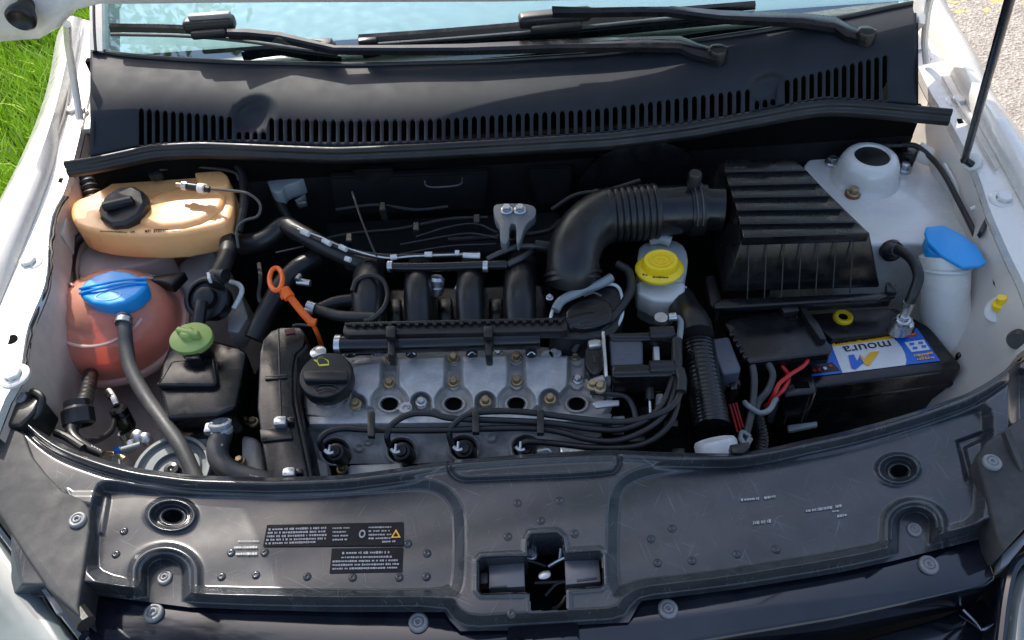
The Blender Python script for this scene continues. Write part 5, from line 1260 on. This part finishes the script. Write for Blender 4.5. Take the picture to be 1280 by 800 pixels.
plugs=((419,565),(502,564),(580,561),(658,561))
for i_,(x,y) in enumerate(plugs):
    t=[o for o in bpy.data.objects if o.name.startswith('spark_plug_lead') and o.parent is None][i_]
    bm=bmesh.new(); c=P(x,y,.845); s=S(c)
    lathe(bm,[(12*s,-.03),(12.5*s,-.004),(11*s,.001),(8*s,.002),(7*s,.006),(0,.006)],c,axis=(-.1,-.35,1),seg=22); mk('boot', bm, rubber, t)
    bm=bmesh.new(); tube(bm,[P(x-13,y-2,.862),P(x-8,y+2,.862),P(x-2,y+1,.862)],2.6*s,seg=8); tube(bm,[P(x-8,y+2,.862),P(x-7,y-9,.866)],1.8*s,seg=8); mk('metal_shroud', bm, steel, t)
for (x,y0,y1) in ((463,513,545),(594,512,540),(675,511,541)):
    bm=slab([(x-4,y0),(x+5,y0),(x+5,y1),(x-4,y1)],.896,.888,.0015,2); top('cable_holder', bm, plastic, {463:'black clip holding the leads left of the first plug hole',594:'black clip holding the lead bundle in the middle of the valve cover',675:'black clip holding the lead bundle at the right part of the valve cover'}[x], 'cable clip', 'clips holding the spark plug leads')
# boots up to coil
for pts,lab in (([(842,470,.893),(846,455,.897),(846,425,.90)],'upper'),([(851,490,.895),(852,475,.897),(849,462,.90)],'lower')):
    bm=TB(pts,7,seg=14); top('cable_boot', bm, rubber, 'thick black rubber boot joining the leads, %s one beside the ignition coil'%lab, 'rubber boot')
# right coolant corrugated hose
bm=corr([P(868,405,.85),P(873,440,.85),P(882,490,.845),P(890,535,.84)],22.5*S(P(880,480,.85)),30,.016,seg=28,n=40)
top('air_hose', bm, satin, 'wide ribbed black hose left of the red wires', 'hose')
bm=bmesh.new(); c=P(868,418,.875); tube(bm,[P(870,420,.87),P(866,404,.87),P(858,392,.86),P(850,375,.84)],(.024,.022),seg=20); top('hose_shoulder', bm, rubber, 'smooth black hose bend above the wide ribbed hose', 'hose')
bm=bmesh.new(); c=P(893,550,.862); lathe(bm,[(.026,-.05),(.0262,-.004),(.024,0),(.020,.001),(.019,-.002),(0,-.002)],c,axis=(-.15,.75,.6),seg=32); top('white_hose_end', bm, tape, 'white plastic collar at the lower end of the wide ribbed hose', 'collar')
# ================================================================== RIGHT SIDE
ab=thing('air_filter_box', 'large black air filter box with raised ribs on its lid', 'air filter box', tuple(P(1000,320,.8)))
zt1=.955
L0=[(903,200),(906,214),(911,231),(916,246),(921,262),(925,279),(929,296)]
R0_=[(991,197),(1008,212),(1023,228),(1038,244),(1053,260),(1070,277),(1088,291)]
bm=slab([(L0[0]),(R0_[0]),(R0_[-1]),(L0[-1])],zt1-.0095,.862,.004,3,taper=.30)
for v in bm.verts: pass
mk('lid', bm, satin, ab, ang=40)
for i in range(6):
    a,b=L0[i],R0_[i]; c_,d=L0[i+1],R0_[i+1]
    f0=.02
    pts=[(a[0]+(c_[0]-a[0])*f0, a[1]+(c_[1]-a[1])*f0),(b[0]+(d[0]-b[0])*f0,b[1]+(d[1]-b[1])*f0),(d[0],d[1]),(c_[0],c_[1])]
    pts=[(p[0],p[1],zt1-.0075 if k<2 else zt1+.001) for k,p in enumerate(pts)]
    bm=slab(pts,zt1,zt1-.016,.002,3); mk('lid_rib', bm, satin, ab, ang=40)
# bottom flange
bm=slab([(892,378),(905,373),(1098,366),(1120,361),(1121,368),(1100,374),(908,385),(893,385)],.868,.858,.002,2); mk('lid_flange', bm, satin, ab)
bm=slab([(896,374),(1116,364),(1116,372),(900,384)],.856,.836,.003); mk('lower_housing', bm, plastic, ab)
for i in range(7):
    xt=937+i*21.7+ (0); xb=934+i*21.4
    a=P(xt,300-(i*.8),zt1-.012); b=P(xb,374-i*1.3,.872)
    bm=bmesh.new(); tube(bm,[a,b],.0010,seg=6); mk('front_rib', bm, plastic, ab)
bm=slab([(882,345),(893,343),(903,378),(896,392),(888,380)],.86,.82,.002); mk('side_clip', bm, plastic, ab)
bm=slab([(1108,352),(1120,354),(1122,366),(1108,364)],.872,.862,.002); mk('corner_ear', bm, plastic, ab)
bm=slab([(977,378),(1000,376),(1008,400),(984,402)],.852,.835,.003); mk('front_latch', bm, plastic, ab)
for x in (983,991): 
    bm=TB([(x,382,.855),(x+6,398,.853)],1.2,seg=6); mk('latch_rib', bm, satin, ab)
# battery
bt=thing('battery', 'black car battery with a blue, white and yellow label printed upside down', 'battery', tuple(P(1110,470,.62)))
zb=.805
bm=slab([(1000,392),(1120,384),(1163,408),(1203,456),(1200,462),(1012,486),(985,470)],zb,.665,.008,4); mk('case', bm, satin, bt, ang=45)
bm=slab([(1006,486),(1204,462),(1209,470),(1209,478),(1012,502),(1004,496)],.775,.765,.003,3); mk('case_ledge', bm, satin, bt)
bm=slab([(1014,392),(1110,384),(1140,402),(1146,410),(1040,424),(1024,410)],zb+.012,zb-.004,.003,3); mk('vent_cover', bm, plastic, bt)
bm=bmesh.new(); c=P(1054,396,zb+.016); s=S(c); lathe(bm,[(12.5*s,-.003),(12*s,.001),(10*s,.0025),(6*s,.001),(5.5*s,-.0005)],c,seg=28,sy=.95); ring=mk('indicator_ring', bm, yellow, bt)
bm=bmesh.new(); lathe(bm,[(5.6*s,.0),(0,.0)],c,seg=18); mk('indicator_window', bm, deep, ring)
bm=slab([(1196,440),(1204,438),(1206,444),(1198,446)],zb-.004,zb-.02,.002); mk('rear_ear', bm, satin, bt)
zL=zb+.0006
def lab(name,pts,m,k=0,parent=None):
    bm=bmesh.new(); bm.faces.new([bm.verts.new(P(x,y,zL)+Vector((0,0,.0006*k))) for x,y in pts]); return mk(name,bm,m,parent or bt,smooth=False)
B_lab=lab('label',[(1014,471),(1175,451.5),(1146,410.5),(1040,426)],labb)
lab('label_white_field',[(1053,466.5),(1132,456.5),(1133,450),(1131,442),(1127,434),(1121,427),(1114,421),(1040,431),(1041,436)],labw,1,B_lab)
lab('label_dark_field',[(1013,470.5),(1014,458),(1040,453),(1047,460),(1053,467),(1016,471)],labk,1,B_lab)
lab('label_blue_strip',[(1015,471),(1052,467),(1050,464.5),(1014.5,468.5)],labb,2,B_lab)
lab('label_yellow_band',[(1041,433.5),(1040,426.5),(1112,415.5),(1118,423.5)],laby,2,B_lab)
lab('label_blue_corner',[(1117,419.5),(1146,410.8),(1175,451.5),(1132,456.5),(1133,450),(1131,442),(1127,434),(1121,427)],labb,2,B_lab)
lab('label_symbol_panel',[(1130,429),(1154,425.5),(1162,438),(1139,441)],labw,3,B_lab)
for q in ((1139,431.5),(1150,430),(1143,436.5),(1154,434.5)): lab('label_symbol',[(q[0]-3,q[1]-1.6),(q[0]+3,q[1]-2),(q[0]+3.3,q[1]+1.2),(q[0]-2.6,q[1]+1.8)],bluem,4,B_lab)
lab('label_red_tab',[(1124,419.5),(1144,416),(1147,420.5),(1128,423.5)],labr,3,B_lab)
# the word, upside down as in the photo
pa=P(1111,430,zL); pb=P(1058,437,zL); ang_=math.atan2((pb-pa).y,(pb-pa).x); mid=(P(1112,431,zL)+P(1056,438,zL))/2+Vector((0,0,.0016))
tx=text('label_wordmark','moura',mid,.0215,ang_,labk,B_lab,squash=1.0)
tx.scale=(1.0,1,1)
wid=(P(1112,431,zL)-P(1053,438,zL)).length; tx.data.update(); dx=max(v.co.x*math.cos(ang_)+v.co.y*math.sin(ang_) for v in tx.data.vertices)-min(v.co.x*math.cos(ang_)+v.co.y*math.sin(ang_) for v in tx.data.vertices)
k_=wid/dx; tx.data.transform(Matrix.Rotation(ang_,4,'Z')@Matrix.Diagonal((k_,1,1,1))@Matrix.Rotation(-ang_,4,'Z'))
# emboldened copy as the wordmark is heavy
lab('label_emblem',[(1060,445),(1067,444),(1071,452),(1075,444.5),(1082,452),(1069,463),(1064,461)],labb,3,B_lab)
lab('label_emblem',[(1075,444.5),(1079,450),(1087,441.5),(1099,440),(1086,458.5),(1080,456),(1075,448)],laby,4,B_lab)
for n_,(s_,x,y,h_,m_) in enumerate((('BATERIAS',1098,421,.0062,labk),('1155',1154,447,.0075,laby))):
    text('label_lettering',s_,P(x,y,zL)+Vector((0,0,.003)),h_,ang_,m_,B_lab)
prints([(1044,430,1072,426,1.4,.5),(1076,425.5,1112,419,2.6,.5)],zL+.0005,labk,B_lab,'label_print')
prints([(1126,421,1145,417.5,1.8,.6),(1142,445,1166,441.5,2.4,1),(1146,450,1170,447,1.8,1)],zL+.001,laby,B_lab,'label_print')
for q in ((1018,463.5),(1024,462.5),(1031,461),(1038,458)):
    bm=bmesh.new(); lathe(bm,[(.0026,0),(.0026,.0004),(0,.0004)],P(q[0],q[1],zL)+Vector((0,0,.0012)),seg=10); mk('label_symbol', bm, random.choice([labr,labw]), B_lab)
# battery terminal
tm=thing('battery_terminal', 'silver battery terminal clamp with a black cable at the back of the battery', 'terminal', tuple(P(1130,405,.82)))
c=P(1129,402,.835); s=S(c)
bm=bmesh.new(); lathe(bm,[(14*s,-.022),(14*s,-.002),(12*s,.0),(9*s,.001),(8.5*s,-.002),(0,-.002)],c,seg=20,sy=.75); mk('clamp', bm, steel, tm, ang=30)
bm=slab([(1117,398),(1124,393),(1141,395),(1144,408),(1138,410),(1134,404),(1122,404)],.846,.828,.003,2); mk('clamp_jaw', bm, steel, tm)
put('clamp_bolt', ME_BOLT_S, P(1129,400,.848), tm, s=1.2)
bm=TB([(1131,393,.855),(1134,384,.865),(1136,378,.872)],(6,7),seg=14); mk('cable_lug', bm, steel, tm)
bm=TB([(1136,380,.868),(1143,364,.885),(1148,345,.90),(1141,326,.905),(1128,315,.90),(1114,311,.885)],6.6,seg=16); mk('cable', bm, rubber, tm)
bm=TB([(1122,313,.895),(1114,311,.885)],7.6,seg=14); mk('cable_sleeve', bm, greyrub, tm)
bm=bmesh.new(); lathe(bm,[(.0165,-.004),(.0165,.005),(.011,.008),(.008,.002),(0,.002)],PY(1114,313,P(1110,306,TZ).y-.003),axis=(.0,-1,.25),seg=28); top('cable_grommet', bm, rubber, 'black rubber grommet in the white strut tower where the battery cable enters', 'grommet')
# fuse box
fb=thing('fuse_box', 'flat black fuse box lid covering the left part of the battery', 'fuse box', tuple(P(970,420,.80)))
bm=slab([(905,403),(916,398),(971,388),(1000,390),(1012,400),(1030,420),(1042,434),(1038,442),(937,454),(926,440)],.852,.836,.003,3); mk('lid', bm, satin, fb)
bm=slab([(908,408),(1040,438),(1036,448),(940,460),(926,445)],.832,.82,.002,2); mk('base', bm, plastic, fb)
bm=slab([(1000,384),(1008,384),(1024,404),(1034,424),(1026,424),(1012,404)],.862,.84,.002,2); mk('hinge_rail', bm, plastic, fb)
for k in range(5):
    bm=slab([(911+k*4.2,416+k*7),(917+k*4.2,414+k*7),(919+k*4.2,418+k*7),(913+k*4.2,420+k*7)],.855,.846,.001); mk('hinge_tooth', bm, plastic, fb)
bm=slab([(972,378),(994,376),(1000,388),(980,391)],.862,.85,.002); mk('lid_latch', bm, plastic, fb)
rb=thing('relay_box', 'small dark grey relay box at the left edge of the fuse box', 'relay box', tuple(P(905,450,.78)))
bm=slab([(885,426),(890,423),(911,420),(927,460),(924,465),(904,468)],.858,.815,.004,3); mk('housing', bm, coilm, rb)
bm=slab([(905,472),(925,468),(927,480),(909,484)],.832,.79,.003,2); mk('plug', bm, satin, rb)
bm=slab([(912,474),(921,472),(922,486),(914,487)],.837,.81,.001); mk('plug_tab', bm, plastic, rb)
# front clamp block
cbk=thing('cable_clamp_block', 'ribbed black terminal cover at the front left corner of the battery', 'terminal cover', tuple(P(1000,500,.75)))
bm=slab([(976,478),(982,470),(1016,468),(1022,482),(1021,492),(980,496)],.822,.745,.005,3); mk('cover', bm, satin, cbk)
for x in (990,1012):
    bm=bmesh.new(); a=P(x,494,.818); tube(bm,[a,a+Vector((0,-.004,-.06))],.0014,seg=6); mk('cover_rib', bm, greyrub, cbk)
bm=bmesh.new(); a=P(991,482,.8225); box(a+Vector((.012,0,0)),(.020,.010,.002),bev=.0008,bm=bm); mk('cover_slot', bm, deep, cbk)
bm=slab([(968,482),(977,478),(980,496),(976,502),(968,500)],.80,.745,.003,2); mk('grey_side', bm, greyd, cbk)
bm=slab([(984,531),(1022,526),(1022,532),(986,539)],.765,.758,.002,2); mk('foot', bm, greyd, cbk)
# wires
def wire(lab_,name,m,ptss,r,cat='wire',g=None):
    for k,pts in enumerate(ptss):
        bm=TB(pts,r,seg=8); top(name,bm,m,lab_[k],cat,g)
wire(['red wire arching out from under the fuse box lid, upper one','red wire crossing below the upper red wire','short red wire beside the fuse box corner'],'red_wire',redwire,
 [[(1012,443,.84),(1006,456,.845),(988,468,.845),(974,480,.842),(968,492,.835),(962,502,.82)],
  [(982,462,.83),(986,474,.835),(978,488,.835),(966,500,.825),(956,508,.81)],
  [(972,448,.835),(978,458,.835),(986,468,.83)]],2.6,g='red wires beside the battery')
wire(['red wire below the relay box, left one','red wire below the relay box, middle one','red wire below the relay box, right one'],'thin_red_wire',redwire,
 [[(912,505,.80),(917,522,.79),(922,540,.78)],[(916,504,.80),(921,520,.79),(926,537,.78)],[(920,503,.80),(924,518,.79),(929,534,.78)]],1.5,g='thin red wires below the relay box')
wire(['grey cable hanging from the left front of the fuse box','grey cable bending left beside the red wires'],'grey_cable',greyrub,
 [[(940,453,.845),(943,475,.84),(941,505,.83),(936,530,.82),(930,552,.81)],[(958,450,.845),(966,468,.842),(960,488,.835),(948,502,.825),(944,516,.82)]],4.5,'cable')
bm=TB([(931,503,.83),(936,508,.835),(950,516,.83),(962,512,.83),(970,498,.828)],3.5,seg=10); top('cable_bracket', bm, greyd, 'pale grey bracket gathering the cables in front of the battery', 'bracket')
bm=TB([(925,548,.82),(932,556,.82),(938,548,.82)],3.6,seg=10); tube(bm,[P(925,548,.82),P(928,540,.82),P(938,546,.82)],.003,seg=8); top('cable_tie_mount', bm, greyd, 'pale cable ring behind the front panel edge near the ribbed hose', 'cable ring')
bm=corr([P(946,520,.80),P(952,545,.79),P(950,570,.78)],8*S(P(950,540,.79)),12,.06); top('cable_conduit', bm, rubber, 'ribbed black conduit between the cables and the terminal cover', 'conduit')
bm=slab([(912,556),(936,552),(938,558),(930,566),(916,566)],.903,.89,.001,2); top('panel_clip', bm, plastic, 'small clip on the rear edge of the front panel near the white hose collar', 'clip')
# washer filler
wf=thing('washer_filler', 'blue flip cap on a milky white washer filler neck', 'washer filler', tuple(P(1190,420,.7)))
zf=.905
bm=slab([(1156,290),(1158,283),(1180,281),(1205,294),(1222,308),(1234,328),(1226,332),(1204,334),(1176,318),(1160,302)],zf,zf-.006,.002,3); cap=mk('cap', bm, blue, wf)
bm=slab([(1156,296),(1162,290),(1190,296),(1196,322),(1176,322),(1160,312)],zf-.008,zf-.026,.004,3); mk('cap_skirt', bm, blue, wf)
bm=bmesh.new()
tube(bm,[P(1180,318,.885),P(1181,345,.86),P(1182,385,.82),P(1192,430,.77),P(1204,480,.72)],.03,seg=32,n=12,rf=lambda t_: .032+.0015*math.sin(t_*7)+.050*max(0,t_-.4)**1.3); mk('neck', bm, milk, wf, ang=80)
bm=bmesh.new(); lathe(bm,[(.033,-.003),(.0345,0),(.033,.003)],P(1181,335,.872),axis=(0,.6,1),seg=32); mk('neck_ring', bm, milk, wf)
# hood release cable
bm=TB([(1128,181,.90),(1148,184,.905),(1175,210,.90),(1200,255,.895),(1222,300,.89),(1240,340,.885),(1254,376,.89)],3.6,seg=10); top('release_cable', bm, rubber, 'black cable clipped along the right inner wing', 'cable')
cf=thing('cable_fitting', 'orange-yellow cable fitting in a white oval grommet on the right inner wing', 'fitting', tuple(P(1252,384,.885)))
c=P(1250,386,.885)
bm=bmesh.new(); lathe(bm,[(.021,-.003),(.021,0),(.018,.002),(0,.002)],c,axis=(-.5,-.3,1),seg=28,sx=.8); mk('oval_plate', bm, tape, cf)
bm=bmesh.new(); lathe(bm,[(.0105,0),(.0105,.007),(.007,.009),(.006,.018),(0,.018)],c+Vector((0,0,.002)),axis=(-.2,.2,1),seg=20); mk('fitting_body', bm, yellow, cf)
bm=bmesh.new(); lathe(bm,[(.012,-.02),(.013,0),(.010,.008),(0,.008)],P(1272,425,.90),axis=(-.6,-.5,.4),seg=24); top('side_bump_stop', bm, rubber, 'black rubber bump stop at the right edge of the bay', 'bump stop')
bm=bmesh.new(); lathe(bm,[(.007,-.004),(.007,.002),(0,.002)],P(1241,322,.885),axis=(-.7,-.3,.6),seg=18); top('wing_plug', bm, rubber, 'small black round plug beside the cable on the right inner wing', 'plug')
bm=slab([(1118,178),(1132,176),(1150,186),(1146,194),(1130,190)],.89,.86,.002); top('cable_clip', bm, satin, 'small dark clip where the cable meets the cowl behind the strut cup', 'clip')
bm=TB([(1100,182,.90),(1128,182,.90)],2.5,seg=8); top('dark_pipe', bm, rubber, 'short dark pipe behind the white strut cup', 'pipe')
# firewall clutter in the dark
fcl=thing('steering_joint', 'dull metal steering joint with its plug at the back left of the bay', 'joint', tuple(P(350,225,.9)))
bm=slab(roundpoly([(330,214),(345,206),(376,206),(384,216),(378,226),(356,232),(352,240),(340,240),(334,228)],it=1),.90,.87,.005,3); mk('joint_casting', bm, greyd, fcl)
bm=TB([(346,240,.88),(352,258,.87),(366,280,.86)],(9,4),seg=12); mk('joint_boot', bm, rubber, fcl)
bm=slab([(368,250),(382,242),(383,252),(372,255)],.88,.87,.001); mk('bright_tab', bm, steel, fcl)
bm=slab([(404,276),(520,270),(700,262),(700,310),(420,320)],.82,.76,.01,3); top('exhaust_shield', bm, insul, 'dark shield behind the intake manifold', 'shield')
bm=TB([(531,226,.915),(533,232,.912),(545,234,.912),(574,231,.912),(578,222,.915)],1.2,seg=6); top('firewall_bracket', bm, greyrub, 'faint metal loop on the dark firewall above the lifting bracket', 'bracket')
bm=TB([(296,206,.93),(304,225,.92),(305,255,.91),(298,290,.89)],5.5,seg=10); top('rear_black_hose', bm, rubber, 'black hose passing down at the right end of the cream reservoir', 'hose')
bm=bmesh.new(); tube(bm,[P(200,212,.935),P(240,208,.935),(P(290,214,.93)),P(300,226,.92)],.003,seg=8); top('rear_cable', bm, rubber, 'thin black cable over the back edge of the cream reservoir', 'cable')
bm=bmesh.new(); lathe(bm,[(.012,-.008),(.012,.003),(.006,.006),(0,.006)],P(195,216,.93),seg=16); top('rubber_stopper', bm, rubber, 'small black knob at the back edge of the cream reservoir', 'knob')
bm=bmesh.new(); lathe(bm,[(.10,-.03),(.11,-.01),(.11,.0),(.07,.01),(0,.01)],PY(800,250,.31),axis=(0,-1,.1),seg=40); top('brake_booster', bm, satin, 'dark round brake booster on the firewall behind the intake duct', 'brake booster')

# shaded details on the firewall
def fwp(x,y,off=0): return PY(x,y,fy-.002-off)
def fwslab(pts, name, m, lab_, cat, dep=.012):
    bm=bmesh.new(); a=[bm.verts.new(fwp(x,y,dep)) for x,y in pts]; b=[bm.verts.new(v.co+Vector((0,dep,0))) for v in a]
    bm.faces.new(a); n=len(a)
    for i in range(n): bm.faces.new((a[i],b[i],b[(i+1)%n],a[(i+1)%n]))
    bmesh.ops.bevel(bm, geom=list(bm.edges), offset=.003, segments=2, affect='EDGES', clamp_overlap=True)
    return top(name,bm,m,lab_,cat)
fwslab([(412,222),(612,216),(606,262),(420,270)],'insulation_pad',insul,'dark insulation pad on the firewall left of the aluminium bracket','insulation')
fwslab([(660,214),(716,212),(712,256),(672,258)],'insulation_pad',insul,'small dark insulation pad on the firewall right of the aluminium bracket','insulation')
fwslab([(440,214),(492,212),(488,228),(470,232),(446,228)],'relay_cover',plastic,'small black cover high on the firewall, left of the faint metal loop','cover')
for k,(pts,m_,r_) in enumerate((([(400,300,.86),(440,292,.87),(500,286,.875),(560,274,.88),(610,272,.88)],rubber,3),([(420,262,.89),(470,256,.895),(520,262,.89),(560,258,.89)],rubber,2.4),([(560,300,.87),(620,296,.87),(680,290,.87),(700,276,.87)],rubber,4),([(690,262,.90),(720,244,.92),(760,238,.92),(800,226,.92)],rubber,3.4))):
    bm=TB(pts,r_*.85,seg=8); top('heater_pipe',bm,m_,['black pipe low on the firewall behind the white tape labels','thin black line looping on the insulation pad','grey pipe behind the right end of the vacuum pipe','black line rising behind the intake duct elbow'][k],'pipe','pipes along the dark firewall')
for k,(x,y) in enumerate(((436,296),(520,282),(596,272),(478,257),(640,294),(745,240))):
    bm=slab([(x-4,y-5),(x+4,y-5),(x+4,y+5),(x-4,y+5)],.905,.88,.0015,1); top('pipe_clip',bm,rubber,['dull clip low on the firewall, behind the white tape labels','dull clip between the tape labels and the insulation pad','dull clip just left of the aluminium bracket','dull clip in the middle of the left insulation pad','dull clip under the legs of the aluminium bracket','dull clip behind the intake duct elbow'][k],'clip','pipe clips on the firewall')
